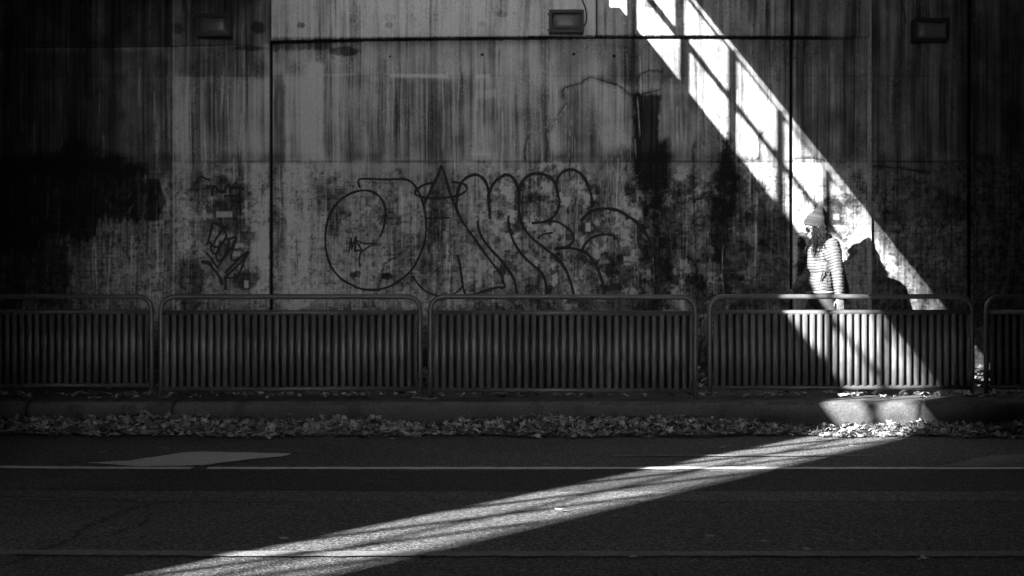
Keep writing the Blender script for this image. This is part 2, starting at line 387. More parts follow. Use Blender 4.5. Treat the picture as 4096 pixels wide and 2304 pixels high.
# cracks
def z3(p): return [(2050+a/1.2076, b/1.2076) for a, b in p]
depth = np.zeros(PX.shape)
cracks = [(z3([(245,470),(247,430),(290,412),(330,400),(360,378),(410,378),(440,392),(480,400),(530,425),(570,458),(605,460),(660,445),(710,435)]), 3.6),
          (z3([(605,455),(603,400),(610,370),(640,345),(720,345)]), 2.2), (z3([(160,770),(170,700),(165,640),(190,610),(215,570),(262,505)]), 3),
          (z3([(950,900),(975,1000),(960,1080),(965,1150),(990,1220),(1010,1300),(1035,1400)]), 3), (z3([(850,1240),(890,1290),(895,1360),(930,1430)]), 6),
          (z3([(875,770),(875,720),(880,690)]), 3), (z3([(60,770),(58,720),(75,660)]), 4),
          (z3([(1190,770),(1195,730),(1190,670),(1210,640)]), 2.5), (z3([(1090,770),(1150,772),(1200,768)]), 3),
          (z3([(1200,1160),(1220,1180),(1268,1220)]), 3), ([(3500, 663), (3560, 668), (3620, 675), (3720, 690)], 3.2),
          ([(3170, 640), (3230, 632), (3300, 640)], 3), ([(3172, 935), (3240, 930), (3300, 940)], 2),
          ([(740, 1200), (735, 1225), (742, 1240)], 3), ([(1510,1160),(1530,1090),(1545,1050),(1590,1025),(1605,1010)], 2.2)]
for pts, w in cracks:
    c = catmull(pts, 6); c = c+_rng.normal(0, 1.6, c.shape)
    d = seg_dist(PX, PY, c); k = 1-sm(w*.3, w*1.0, d*(.6+.9*vn(PX/9, PY/9, 71)))
    T *= 1-.62*k*(.5+.7*vn(PX/26, PY/26, 73)); depth += .006*k
    T *= 1-.22*(1-sm(w, w*5, d+wob2*14))
# spall above light streak
sp = np.minimum(seg_dist(PX, PY, catmull(z3([(262,510),(240,545),(200,590),(178,625)]), 6)), 99)
k = (1-sm(2, 6, sp))*sm(.35, .55, vn(PX/6, PY/9, 96)); T = T*(1-k)+.42*k
# dark grime along the seams and over the lower lift joint
T *= 1-.45*np.exp(-((PY-646)/5)**2)*(.3+.9*vn(PX/60, PY/10, 81))*(PX > 690)*(PX < 3860)
T *= 1-.30*np.exp(-((PY-628)/22)**2)*sm(.45, .7, vn(PX/130, PX*0, 83))
T *= 1-.18*np.exp(-((PY-303)/3)**2)*(.3+.9*vn(PX/70, PY/10, 85))
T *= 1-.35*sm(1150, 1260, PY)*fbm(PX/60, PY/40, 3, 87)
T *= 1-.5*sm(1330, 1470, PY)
# specks
spk = vn(PX/4.5, PY/4.5, 91)
T *= 1-.3*sm(.95, .98, spk)*(.3+.7*vn(PX/90, PY/90, 92))
T += .12*sm(.965, .985, vn(PX/4, PY/4, 93))*lower
# joints cut in the face, plus the painted ledge shadow
def vj(x, w, y0, y1, dep, dark):
    global T, depth
    k = (1-sm(w*.5, w*.5+3, np.abs(PX-x)))*(PY > y0)*(PY < y1)
    T *= 1-dark*k; depth += dep*k
def hj(pts, w, dep, dark):
    global T, depth
    xs_, ys_ = zip(*pts); yy = np.interp(PX, xs_, ys_)
    k = (1-sm(w*.5, w*.5+3, np.abs(PY-yy+wob3*3)))*(PX > xs_[0])*(1-sm(xs_[-1]-260, xs_[-1], PX))*(.75+.5*vn(PX/40, PY/9, 97))
    T *= 1-dark*k; depth += dep*k
vj(1083, 9, 165, 1600, .030, .85); vj(1083, 5, -500, 165, .012, .5)
vj(3166, 10, -500, 1600, .03, .85); vj(2385, 5, -500, 150, .02, .75)
vj(3880, 11, -500, 1600, .04, .85); vj(688, 3, -500, 1600, .006, .1)
k = np.exp(-((PX-693)/3.2)**2); T += .22*k*(.6+.6*vn(PX*0, PY/30, 99)); T *= 1-.3*np.exp(-((PX-684)/5)**2)
T *= 1+.5*np.exp(-((PX-3181)/5)**2)*(.4+vn(PX*0, PY/50, 98))
hj([(1083, 172), (1500, 160), (2385, 150), (3166, 152), (3477, 156)], 9, .0, .80)  # shade under the proud upper lift, painted without depth
hj([(-900, 196), (400, 188), (688, 184), (1083, 176)], 3, .004, .5)
ledge_y = np.interp(PX, [-900, 688, 1083, 1500, 2385, 3166, 3477, 5000], [196, 184, 168, 156, 146, 148, 152, 160])
proud = (1-sm(ledge_y-1.5, ledge_y+1.5, PY))*((PX > 1086) & (PX < 3477))*.045
rough_rel = (fbm(PX/60, PY/60, 4, 95)-.5)*.006+peel*graf*(-.002)
T = np.clip(T*.98, .012, 2)
# keep contrast of a print: deepen the darks a little
T = .38*(np.maximum(T, .004)/.38)**1.9
T = T*1.42; T = np.where(T > .30, .30+.42*(1-np.exp(-(T-.30)/.42)), T); T = np.clip(T, .012, .74)
YY = depth-proud+rough_rel
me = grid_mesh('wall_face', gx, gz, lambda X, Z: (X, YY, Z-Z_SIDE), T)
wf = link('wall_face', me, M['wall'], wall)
del T, depth, PX, PY, GX, GZ
MB().box(-40, -6.39, .02, .6, -.3, 8.0).box(6.39, 40, .02, .6, -.3, 8.0).box(-6.39, 6.39, .06, .6, -.3, 4.35).build('wall_body', M['deck'], wall)
MB().box(-6.39, 6.39, .02, .6, 4.35, 8.0).build('wall_head', M['no_bounce'], wall)
# raised pale strip on the vertical joint near the walker, and the toe ledge
s_ = MB(); s_.box(wx(3470), wx(3484), -.028, .01, -.05, 4.2); s_.build('joint_strip', mat('pale_joint_strip', .40, .7, nscale=50, namp=.35, bump=.3, n2=(5,.3)), wall)
lg = MB()
n = 90
for i in range(n):
    x0 = -6.4+12.8*i/n; x1 = -6.4+12.8*(i+1)/n-.0005
    a = random.Random(i).uniform(-.003, .003)
    lg.box(x0, x1, -.15+a, .05, -.03, .155+a)
lg.build('base_ledge', mat('dirty_ledge_concrete', .10, .9, nscale=14, namp=.5, bump=.4), wall)

# graffiti: thin raised paint lines on the wall face
def stroke(mb, pts, w, off=.006, px=None, flat=False, jit=.12, seed=0):
    c = catmull(pts, 7) if not flat else np.array(pts, float)
    r = random.Random(seed+len(pts))
    n = len(c); vs = []; fs = []
    ph = r.uniform(0, 9)
    for i in range(n):
        a = c[max(i-1, 0)]; b = c[min(i+1, n-1)]; t = (b-a)/(np.hypot(*(b-a))+1e-9); nn = np.array([-t[1], t[0]])
        ww = w*(1+jit*math.sin(i*.35+ph)+jit*r.uniform(-.5, .5))
        if i in (0, n-1): ww *= .75
        for sgn in (-1, 0, 1):
            p = c[i]+nn*ww*.60*sgn
            vs.append((wx(p[0]), -off, wz(p[1])-Z_SIDE))
    for i in range(n-1):
        for q in (0, 1): fs.append((3*i+q, 3*i+q+1, 3*i+q+4, 3*i+q+3))
    mb.add(vs, fs)
    if not hasattr(mb, 'e'): mb.e = []
    dens = [.95+.25*math.sin(i*.11+ph)*math.sin(i*.043+2*ph) for i in range(n)]
    mb.e += [x for i in range(n) for x in (0.0, dens[i], 0.0)]
def spray_build(mb, name, mt, par):
    o = mb.build(name, mt, par); at = o.data.attributes.new('dens', 'FLOAT', 'POINT'); at.data.foreach_set('value', np.array(mb.e, np.float32)); return o
def make_spray(m, gain):
    nt = m.node_tree; N = nt.nodes; L = nt.links; b = N['Principled BSDF']
    at = N.new('ShaderNodeAttribute'); at.attribute_name = 'dens'
    tc = N.new('ShaderNodeTexCoord'); nz = N.new('ShaderNodeTexNoise'); nz.inputs['Scale'].default_value = 55; nz.inputs['Detail'].default_value = 4
    L.new(tc.outputs['Object'], nz.inputs['Vector'])
    m1 = N.new('ShaderNodeMath'); m1.operation = 'MULTIPLY_ADD'; L.new(nz.outputs['Fac'], m1.inputs[0]); m1.inputs[1].default_value = 1.1; m1.inputs[2].default_value = gain
    m2 = N.new('ShaderNodeMath'); m2.operation = 'MULTIPLY'; L.new(at.outputs['Fac'], m2.inputs[0]); L.new(m1.outputs[0], m2.inputs[1])
    cl = N.new('ShaderNodeClamp'); L.new(m2.outputs[0], cl.inputs[0]); L.new(cl.outputs[0], b.inputs['Alpha'])
make_spray(M['spray'], 1.5); make_spray(M['spray_old'], 1.7); make_spray(M['spray_white'], .7)
def zA(p): return [(1250+a/2.4147, 620+b/2.4147) for a, b in p]
def zB(p): return [(2000+a/2.4147, 600+b/2.4147) for a, b in p]
def zC(p): return [(700+a/2.415, 620+b/2.415) for a, b in p]
g = MB()
A1 = zA([(462,318),(448,290),(443,250),(462,232),(560,230),(700,235),(850,232),(920,242),(970,275),(1010,330),(1040,390),(1060,440),(1075,500),(1090,570),(1100,640),(1098,740),(1086,830),(1060,910),(1035,970),(1000,1040),(960,1105),(890,1175),(800,1240),(700,1285),(600,1302),(480,1295),(380,1255),(290,1205),(220,1135),(170,1055),(138,960),(125,850),(127,740),(145,640),(180,550),(230,475),(300,410),(380,367),(460,345),(540,345),(600,365),(650,405),(685,460),(703,530),(703,610),(690,690),(670,750),(650,795)])
stroke(g, A1, 9.5, .0060)
stroke(g, zA([(1060,490),(1090,450),(1140,340),(1190,240),(1225,160),(1245,100)]), 12, .0064)
stroke(g, zA([(1245,100),(1262,140),(1290,230),(1330,370),(1370,470),(1420,590),(1480,690),(1560,800),(1650,930),(1740,1050),(1811,1140)])+[(2012,1125),(2019,1145),(2006,1153)]+zA([(1811,1275),(1700,1300),(1600,1335),(1540,1350),(1485,1350),(1460,1300),(1440,1180),(1420,1040),(1400,960)]), 10, .0068)
stroke(g, zA([(1175,268),(1100,280),(1040,310),(992,355),(1005,385),(1080,410),(1200,418),(1320,408),(1420,385),(1480,345),(1490,315),(1470,285),(1410,268),(1340,260)]), 10, .0072)
stroke(g, zA([(1100,612),(1200,610),(1325,605)]), 8, .0076)
stroke(g, zA([(1400,560),(1392,470),(1398,380),(1430,280),(1480,225),(1540,195),(1600,195),(1650,230),(1685,290),(1700,360),(1702,450),(1708,540),(1716,620)]), 13, .0080)
stroke(g, zA([(1700,420),(1720,330),(1760,260),(1811,220)])+zB([(50,240),(100,250),(140,290),(165,350),(180,420)]), 13, .0084)
stroke(g, zA([(1600,630),(1600,690),(1620,760),(1660,830),(1730,920),(1811,1005)])+zB([(60,1130),(120,1220),(150,1300),(165,1390),(166,1440)]), 11, .0064)
stroke(g, zB([(85,630),(80,700),(100,790),(130,880),(190,980),(260,1060),(340,1130),(410,1200),(440,1280),(445,1390),(440,1450)]), 12, .0060)
stroke(g, zB([(560,460),(548,370),(510,290),(450,245),(370,230),(290,240),(230,290),(190,370),(180,480),(185,600),(210,700),(250,780),(320,860),(420,940),(510,1010),(590,1090),(640,1170),(680,1270),(710,1390),(712,1450)]), 12, .0088)
stroke(g, zB([(540,400),(565,450),(572,520),(555,590),(510,650),(440,690),(380,700),(305,705)]), 10, .0092)
stroke(g, zB([(305,709),(430,694),(540,692),(620,730),(680,780),(712,850),(690,905),(640,935),(580,945),(525,955)]), 11, .0096)
stroke(g, zB([(525,958),(620,945),(700,950),(790,975),(860,1020),(920,1100),(960,1190),(990,1290),(1010,1390),(1012,1450)]), 12, .0064)
stroke(g, zB([(370,855),(410,820),(470,805),(510,800)]), 8, .0068)
stroke(g, zB([(548,400),(545,320),(570,250),(620,205),(690,190),(760,215),(820,280),(860,370),(885,460),(890,560)]), 13, .0100)
stroke(g, zB([(780,690),(820,640),(880,595),(960,570),(1050,568),(1140,585),(1220,630),(1310,690),(1380,770),(1450,880),(1500,1000),(1530,1120),(1530,1250),(1510,1390),(1500,1450)]), 13, .0104)
stroke(g, zB([(795,970),(820,910),(870,860),(930,830),(1010,815),(1090,825)]), 11, .0072)
stroke(g, zA([(970,1165),(1000,1220),(1060,1290),(1130,1335),(1230,1362),(1320,1357),(1400,1320),(1445,1265),(1442,1200)]), 8, .0076)
tag(spray_build(g, 'graffiti_lettering', M['spray_old'], wall), 'large thin black outline bubble lettering sprayed across the wall')
g = MB(); stroke(g, zA([(350,950),(372,800),(380,910),(410,800),(420,800),(410,925),(440,920),(475,920),(425,830),(500,855),(595,857),(540,890),(480,930),(455,980),(450,1040),(460,1085)]), 7.5, .0060)
stroke(g, zA([(320,862),(360,848),(420,845)]), 5, .0066)
tag(spray_build(g, 'graffiti_tag', M['spray'], wall), 'small black scribbled tag inside the big round letter')
g = MB()
for q, pts in enumerate([[(310,865),(330,800),(350,720),(370,660),(400,665),(460,685),(430,760),(390,820),(375,860)], [(460,680),(490,760),(490,800),(440,870),(395,890),(340,850),(315,828)],
            [(350,860),(350,920),(385,955),(420,920),(440,840)], [(490,800),(440,880),(400,960),(405,1010),(430,1022),(470,990),(510,900),(520,840),(500,800)],
            [(500,820),(590,795),(560,870),(500,960),(450,1030),(410,1095)], [(590,800),(570,880),(545,960),(548,1012),(600,1010),(650,970),(715,930)],
            [(710,932),(640,990),(550,1070),(480,1145)], [(715,930),(640,1030),(560,1110),(470,1190)], [(715,930),(670,1020),(640,1100),(600,1170),(550,1190),(500,1180)],
            [(300,940),(360,1010),(410,1095)], [(250,1030),(320,1045),(380,1110),(430,1180),(460,1260)], [(490,1180),(490,1240),(488,1305)]]):
    stroke(g, zC(pts), 10 if q < 10 else 14, .0060+.0003*q)
tag(spray_build(g, 'graffiti_tag', M['spray'], wall), 'narrow black looping tag on the panel near the left lamp')
g = MB()
for q, pts in enumerate([[(360,400),(372,300),(430,350),(470,350),(520,280),(530,360)], [(470,400),(540,390),(610,400)], [(540,310),(600,320),(670,322)], [(250,200),(290,225),(340,240)]]):
    stroke(g, zC(pts), 9, .0060+.0003*q)
tag(spray_build(g, 'graffiti_tag', M['spray_old'], wall), 'faded smeared dark lettering above the looping tag')
def zE(p): return [(3000+a/2.4156, 750+b/2.4156) for a, b in p]
g = MB()
stroke(g, zE([(800,368),(835,375),(855,405),(848,440),(835,460)]), 6, .006)
stroke(g, zE([(868,400),(900,378),(935,388),(945,420),(925,455),(890,480)]), 7, .0064); stroke(g, zE([(890,500),(930,480),(965,500),(945,530),(900,545),(870,535)]), 6, .0068)
tag(spray_build(g, 'graffiti_tag', M['spray_white'], wall), 'chalky white looped marks behind the walker')

# ------------------------------------------------------------------ road, kerb, sidewalk
ry = np.concatenate([np.arange(-6, 4.5, .25), np.arange(4.5, 11.0, .012), np.arange(11.0, 12.3, .02)])
rx_ = np.concatenate([np.arange(-40, -5.2, .8), np.arange(-5.2, 5.2, .011), np.arange(5.2, 40, .8)])
RX, RY = np.meshgrid(rx_, ry)
def curve_y(x): return .022*np.clip(-x-1.2, 0, 6)**2          # road bends gently away at the left
V = RY-curve_y(RX)*1.0                                         # along-road frame
base = .122*(.8+.4*fbm(RX*.7, RY*1.4, 3, 3))
e1 = 9.23; e2 = 8.33+.02*(vn(RX*2, RX*0, 5)-.5)
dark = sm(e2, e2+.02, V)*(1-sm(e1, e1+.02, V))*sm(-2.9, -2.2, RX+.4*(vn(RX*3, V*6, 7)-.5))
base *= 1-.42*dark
band = sm(7.93, 7.95, V)*(1-sm(e2-.01, e2+.01, V))*(.6+.4*sm(-1.6, -1.9, RX)+.4*sm(-1.9, -1.4, RX))
base *= 1+.28*band
g1 = np.exp(-((V-7.92-.012*(fbm(RX*2.5, V*0, 3, 13)-.5)*4)/.012)**2)*np.where(RX < -1.2, .9, np.where(RX > .5, .85, .25))
g2 = np.exp(-((V-e2)/.010)**2)*.7
base *= 1-.8*np.clip(g1+g2, 0, 1)
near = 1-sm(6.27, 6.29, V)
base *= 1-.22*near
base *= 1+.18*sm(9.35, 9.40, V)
def rcrack(pts, w, k=.8):
    global base
    c = catmull([road_pt(*p) for p in pts], 8); c = c+_rng.normal(0, .012, c.shape)
    d = seg_dist(RX*100, RY*100, c*100)
    base *= 1-k*(1-sm(w*.5, w*1.3, d*(.7+.6*vn(RX*14, RY*14, 17))))
rcrack([(700,2003),(600,2018),(520,2040),(440,2066),(390,2090),(320,2122),(300,2150),(220,2180),(130,2225),(20,2262)], 1.5, .6)
rcrack([(606,2052),(585,2080),(560,2102),(500,2122),(440,2143),(330,2155)], 1.1, .6)
rcrack([(0,1950),(200,1955),(420,1958),(560,1966)], 1.2, .5); rcrack([(0,1985),(200,1990),(450,1997),(560,2003)], 1.4, .7)
rcrack([(700,1997),(850,1995),(1100,1997)], 1.2, .6)
for k in range(10):
    yy = 5.0+k*.43; base *= 1-.12*np.exp(-((V-yy)/.05)**2)*sm(.4, .7, vn(RX*.8, V*0, k))
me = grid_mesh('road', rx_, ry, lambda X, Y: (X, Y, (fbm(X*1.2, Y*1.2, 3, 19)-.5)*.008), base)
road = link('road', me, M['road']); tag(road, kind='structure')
def strip(name, m, xs, yf, w, z, rag=.010, seed=1, brk=None):
    mb = MB(); r = random.Random(seed); 
    prev = None
    for i, x in enumerate(xs):
        y = yf(x); a = y-w/2+r.uniform(-rag, rag); b = y+w/2+r.uniform(-rag, rag)
        cur = ((x, a, z), (x, b, z))
        if prev and not (brk and brk(x)):
            mb.add([prev[0], cur[0], cur[1], prev[1]], [(0, 1, 2, 3)])
        prev = cur
    return mb.build(name, m, road)
xs = np.arange(-6.5, 6.5, .05)
def line_y(x): return 9.335+(.034*max(0, -x-2.0)**1.9 if x < -2.0 else 0)
strip('lane_line', M['paint'], xs, line_y, .115, .009, brk=lambda x: abs(x+2.03) < .03)
strip('lane_line', mat('dirty_near_lane_paint', .17, .7, nscale=60, namp=.3, bump=.4, n2=(3, .3), speck=(110, .5, 2)), xs, lambda x: 6.33+(.03*max(0, -x-1)**1.7 if x < -1 else 0), .115, .009, seed=2)
strip('lane_line', M['paint_old'], np.arange(.72, 2.6, .04), lambda x: 10.05, .07, .009, seed=3)
strip('lane_line', M['paint_old'], np.arange(-2.3, -1.4, .04), lambda x: 10.32, .03, .009, seed=4)
def gore(pts, m):
    q0 = [road_pt(*p) for p in pts]; q = []; jr = random.Random(21)
    for (xa, ya), (xb, yb) in zip(q0, q0[1:]+q0[:1]):
        nn_ = max(2, int(math.hypot(xb-xa, yb-ya)/.035))
        q += [(xa+(xb-xa)*k/nn_+jr.uniform(-.011, .011), ya+(yb-ya)*k/nn_+jr.uniform(-.011, .011)) for k in range(nn_)]
    mb = MB(); mb.add([(x, y, .0115) for x, y in q], [tuple(range(len(q)))]); return mb.build('painted_chevron', m, road)
M['paint_mid'] = mat('worn_grey_road_paint', .80, .7, nscale=60, namp=.22, bump=.4, spec=.3, n2=(2.5, .15), speck=(110, .4, 2))
gore([(348,1857),(520,1848),(739,1815),(815,1812),(1168,1820),(1141,1830),(980,1845),(815,1867),(560,1872)][::-1], M['paint_mid'])
gore([(3761,1870),(3965,1828),(4180,1818),(4180,1873)], M['paint_old'])

# kerb: stones with dark joints, rounded nose
kx = np.arange(-6.6, 6.6, .02); prof = [(0, -.02), (0, .10), (.002, .195), (.010, .222), (.030, .234), (.10, .238), (.30, .2365)]
KX, KI = np.meshgrid(kx, np.arange(len(prof)))
pv = np.array(prof)
Kt = .088*(.7+.6*fbm(KX*3, KI*1.2, 4, 5)); 
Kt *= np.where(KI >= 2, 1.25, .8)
chip = np.zeros(KX.shape)
for jx in (-4.12, -2.88, 3.42, 5.2):
    k = np.exp(-((KX-jx-.01*KI)/.016)**2); Kt *= 1-.85*k; chip += .012*k
Kt *= 1-.4*sm(.6, .7, fbm(KX*6, KI*2., 3, 9))
kdy = (fbm(KX*2, KI*.3, 3, 11)-.5)*.012
me = grid_mesh('kerb', kx, np.arange(len(prof)), lambda X, I: (X, D_KERB+pv[I.astype(int), 0]+chip+kdy+.012*np.clip(-X-2, 0, 5)**1.6, pv[I.astype(int), 1]-chip*.5), Kt)
kerb = link('kerb', me, M['kerb'], smooth=True); tag(kerb, kind='structure')
sx_ = np.concatenate([np.arange(-40, -6.6, 2), np.arange(-6.6, 6.6, .03), np.arange(6.6, 40, 2)]); sy_ = np.arange(12.14, 14.05, .03)
SX, SY = np.meshgrid(sx_, sy_)
st = .10*(.6+.8*fbm(SX*3, SY*3, 4, 3)); 
side = link('sidewalk', grid_mesh('sidewalk', sx_, sy_, lambda X, Y: (X, Y, Z_SIDE+(fbm(X*2, Y*2, 3, 4)-.5)*.004), st), M['side']); tag(side, kind='structure')

# ------------------------------------------------------------------ pedestrian barriers
def make_barrier(width):
    root = empty('pedestrian_barrier', (0, 0, 0))
    h = width/2; r = .022; R = .115; zt = 1.114-Z_SIDE
    pts = [(-h, 0, .006), (-h, 0, .3), (-h, 0, zt-R)]
    for k in range(1, 9):
        a = math.pi/2*k/8; pts.append((-h+R-R*math.cos(a), 0, zt-R+R*math.sin(a)))
    pts2 = [(-x, y, z) for x, y, z in pts[::-1]]
    MB().tube(pts+pts2, r, 14).build('tube_frame', M['galv'], root, True)
    MB().tube([(-h+.018, 0, .974-Z_SIDE), (h-.018, 0, .974-Z_SIDE)], .023, 14).build('mid_rail', M['galv'], root, True)
    MB().tube([(-h+.018, 0, .312-Z_SIDE), (h-.018, 0, .312-Z_SIDE)], .021, 14).build('bottom_rail', M['galv'], root, True)
    # corrugated infill sheet, real thickness
    z0 = .325-Z_SIDE; z1 = .965-Z_SIDE; x0 = -h+.03; x1 = h-.03; pitch = .0652
    nseg = int((x1-x0)/pitch*18); vs = []; fs = []; tns = []
    r_ = random.Random(3)
    for i in range(nseg+1):
        x = x0+(x1-x0)*i/nseg; ph = ((x-x0)/pitch) % 1.0
        # rounded rib, narrow deep groove
        if ph < .68: y = -.016*math.sqrt(max(0, 1-((ph-.34)/.36)**2))**.8-.004
        else:
            q = (ph-.68)/.32; y = .024*min(1, 4.0*min(q, 1-q))
        y += .003*math.sin(x*3.1)
        tn = .15*(.8+.4*r_.random()) if ph < .66 else .03  # groove and rib-edge shade painted into the sheet tone
        if ph < .06 or .62 < ph < .68: tn *= .6
        for dy in (0, .0025):
            vs.append((x, y+dy, z0)); vs.append((x, y+dy, z1)); tns += [tn, tn]
    for i in range(nseg):
        a = 4*i; b = a+4
        fs += [(a, b, b+1, a+1), (a+2, a+3, b+3, b+2), (a+1, b+1, b+3, a+3), (a, a+2, b+2, b)]
    sh = MB().add(vs, fs).build('corrugated_sheet', M['sheet'], root, True)
    at = sh.data.attributes.new('tone', 'FLOAT', 'POINT'); at.data.foreach_set('value', np.array(tns, np.float32))
    for sgn in (-1, 1):
        f = MB(); f.box(sgn*h-.075, sgn*h+.075, -.05, .05, -.002, .009)
        for bx in (-.055, .055):
            f.tube([(sgn*h+bx, -.025, .008), (sgn*h+bx, -.025, .022)], .010, 6)
        f.build('foot_plate', M['steel_dark'], root)
    return root
def copy_tree(o, parent=None):
    c = o.copy(); COL.objects.link(c); c.parent = parent
    for ch in list(o.children): copy_tree(ch, c)
    return c
BL = ['steel pedestrian barrier at the left edge with thin pale ribs, cut off by the frame',
      'steel pedestrian barrier second from the left, below the looping tag and long groove',
      'steel pedestrian barrier in the middle of the row, below the large black lettering',
      'steel pedestrian barrier crossed by the bright sunbeam, in front of the walking woman',
      'steel pedestrian barrier at the right edge in shade, mostly outside the frame']
spec = [(-433, 603, 12.86), (644, 1680, 12.40), (1721, 2780, 12.24), (2839, 3890, 12.56), (3945, 4990, 12.62)]
proto = make_barrier(2.30)
for i, (a, b, d) in enumerate(spec):
    o = proto if i == 0 else copy_tree(proto)
    xa = (a-2048)/FPX*d; xb = (b-2048)/FPX*d
    o.location = ((xa+xb)/2, d, Z_SIDE); o.scale = ((xb-xa)/2.30, 1, 1)
    o.rotation_euler = ([.004, -.012, .010, -.006, .008][i], [.0015, -.001, .002, -.0015, .001][i], [.018, .006, -.004, .004, 0][i])
    tag(o, BL[i], 'barrier', 'pedestrian barriers along the kerb')

# ------------------------------------------------------------------ wall lamps
def make_lamp():
    root = empty('wall_lamp', (0, 0, 0))
    w, h, dp = .335, .215, .15
    hb = MB()
    # body with sloping hood
    hb.add([(-w/2,0,-h/2),(w/2,0,-h/2),(w/2,0,h/2),(-w/2,0,h/2),(-w/2,-dp*.75,-h/2+.01),(w/2,-dp*.75,-h/2+.01),(w/2,-dp,h/2-.02),(-w/2,-dp,h/2-.02)],
           [(3,2,1,0),(0,1,5,4),(1,2,6,5),(2,3,7,6),(3,0,4,7)])
    yb = -dp*.88
    hb.box(-w/2, w/2, yb-.028, yb+.03, h/2-.030, h/2); hb.box(-w/2, w/2, yb-.012, yb+.045, -h/2, -h/2+.022)
    hb.box(-w/2, -w/2+.026, yb-.02, yb+.03, -h/2+.02, h/2-.028); hb.box(w/2-.026, w/2, yb-.02, yb+.03, -h/2+.02, h/2-.028)
    hb.box(-w/2-.012, -w/2, -.09, -.07, h/2-.04, h/2-.02); hb.box(-w/2-.012, -w/2, -.09, -.07, -h/2+.02, -h/2+.04)
    hb.build('housing', M['black'], root)
    vs = []; fs = []; nx_, nz_ = 14, 10
    for j in range(nz_+1):
        for i in range(nx_+1):
            u = i/nx_*2-1; v = j/nz_*2-1
            vs.append((u*(w/2-.024), yb+.012-.030*(1-u**4)*(1-v**4)-.0, v*(h/2-.026)-.004))
    for j in range(nz_):
        for i in range(nx_):
            a = j*(nx_+1)+i; fs.append((a, a+1, a+nx_+2, a+nx_+1))
    MB().add(vs, fs).build('glass_lens', M['lens'], root, True)
    return root
def lamp_at(o, cx, cy, rz=0):
    o.location = (wx(cx), D_WALL-.05, wz(cy)); o.rotation_euler.z = rz
l1 = make_lamp(); l2 = copy_tree(l1); l3 = copy_tree(l1)
lamp_at(l1, 868, 113); lamp_at(l2, 2263, 98); lamp_at(l3, 3706, 131)
tag(l1, 'black box floodlight high on the wall above the looping tag, left of the long groove', 'wall lamp', 'box floodlights along the top of the wall')
tag(l2, 'black box floodlight on the pale upper band with a curved cable and white sticker', 'wall lamp', 'box floodlights along the top of the wall')
tag(l3, 'black box floodlight in the dark right part of the wall beyond the walking woman', 'wall lamp', 'box floodlights along the top of the wall')
def cable(lamp, px, pts, r=.008):
    q = [(wx(a)-wx(px[0]), -.02, wz(b)-wz(px[1])) for a, b in catmull(pts, 6)]
    MB().tube(q, r, 8).build('cable', M['steel_dark'], lamp, True)
cable(l2, (2263, 98), [(2300, -120), (2312, -40), (2330, 10), (2342, 45), (2344, 90), (2330, 112)])
cable(l3, (3706, 131), [(3590, -120), (3600, 0), (3612, 60), (3616, 100)])
MB().box(.02, .115, -.165, -.12, .1085, .115).build('sticker', M['white_tape'], l2)

# ------------------------------------------------------------------ leaves
def leaf_shape(r, lobes):
    pts = []
    n = lobes*2
    for k in range(n):
        a = 2*math.pi*k/n+math.pi/2
        rad = r*(1.0 if k % 2 == 0 else .58)
        if k == 0: rad = r*1.15
        if k == n//2: rad = r*.5
        pts.append((rad*math.cos(a), rad*math.sin(a)))
    return pts
def leaf_geo(rnd, size):
    lob = rnd.choice([3, 5, 5, 4]); ps = leaf_shape(size*.5, lob); 
    if rnd.random() < .4: ps = [(size*.5*math.cos(t)*.62, size*.5*math.sin(t)*(1+.15*math.cos(3*t))) for t in [2*math.pi*k/9 for k in range(9)]]
    c1 = rnd.uniform(-7, 7)/size*.08; c2 = rnd.uniform(-6, 8)/size*.08; tw = rnd.uniform(-6, 6)
    def lift(x, y): return c1*x*x+c2*y*y+tw*x*y+rnd.uniform(-.004, .004)
    vs = [(0, 0, 0)]+[(x*.55, y*.55, lift(x*.55, y*.55)) for x, y in ps]+[(x, y, lift(x, y)) for x, y in ps]
    n = len(ps); fs = [(0, 1+i, 1+(i+1) % n) for i in range(n)]+[(1+i, 1+n+i, 1+n+(i+1) % n, 1+(i+1) % n) for i in range(n)]
    return vs, fs
def leaf_pile(name, N, place, seed, label, smin=.05, smax=.115):
    rnd = random.Random(seed); V_ = []; F_ = []; tone = []
    for i in range(N):
        x, y, z, tilt = place(rnd)
        size = rnd.uniform(smin, smax)*(1 if rnd.random() > .35 else .6)
        vs, fs = leaf_geo(rnd, size)
        R = Matrix.Rotation(rnd.uniform(0, 6.28), 3, 'Z') @ Matrix.Rotation(rnd.gauss(0, tilt), 3, 'X') @ Matrix.Rotation(rnd.gauss(0, tilt), 3, 'Y') @ Matrix.Rotation(rnd.uniform(0, 6.28), 3, 'Z')
        b = len(V_); t = rnd.choice([.05, .10, .17, .26, .36, .46])*rnd.uniform(.7, 1.2)
        q = [R@Vector(v) for v in vs]; zl = min(v.z for v in q)
        V_ += [(v.x+x, v.y+y, v.z+z+max(0, -zl-.012)) for v in q]; F_ += [tuple(k+b for k in f) for f in fs]; tone += [t]*len(vs)
    me = bpy.data.meshes.new(name); me.from_pydata(V_, [], F_); me.update()
    a = me.attributes.new('tone', 'FLOAT', 'POINT'); a.data.foreach_set('value', np.array(tone, np.float32))
    o = link(name, me, M['leaf'], None, False); tag(o, label, 'leaf litter', None, 'stuff'); return o
def pile_h(x):
    return .088+.022*math.sin(x*1.7)+.016*math.sin(x*4.1+1)+.012*math.sin(x*9.3)-.045*max(0, min(1, (x-1.2)/1.5))+.02*max(0, min(1, (-x-2)/2))
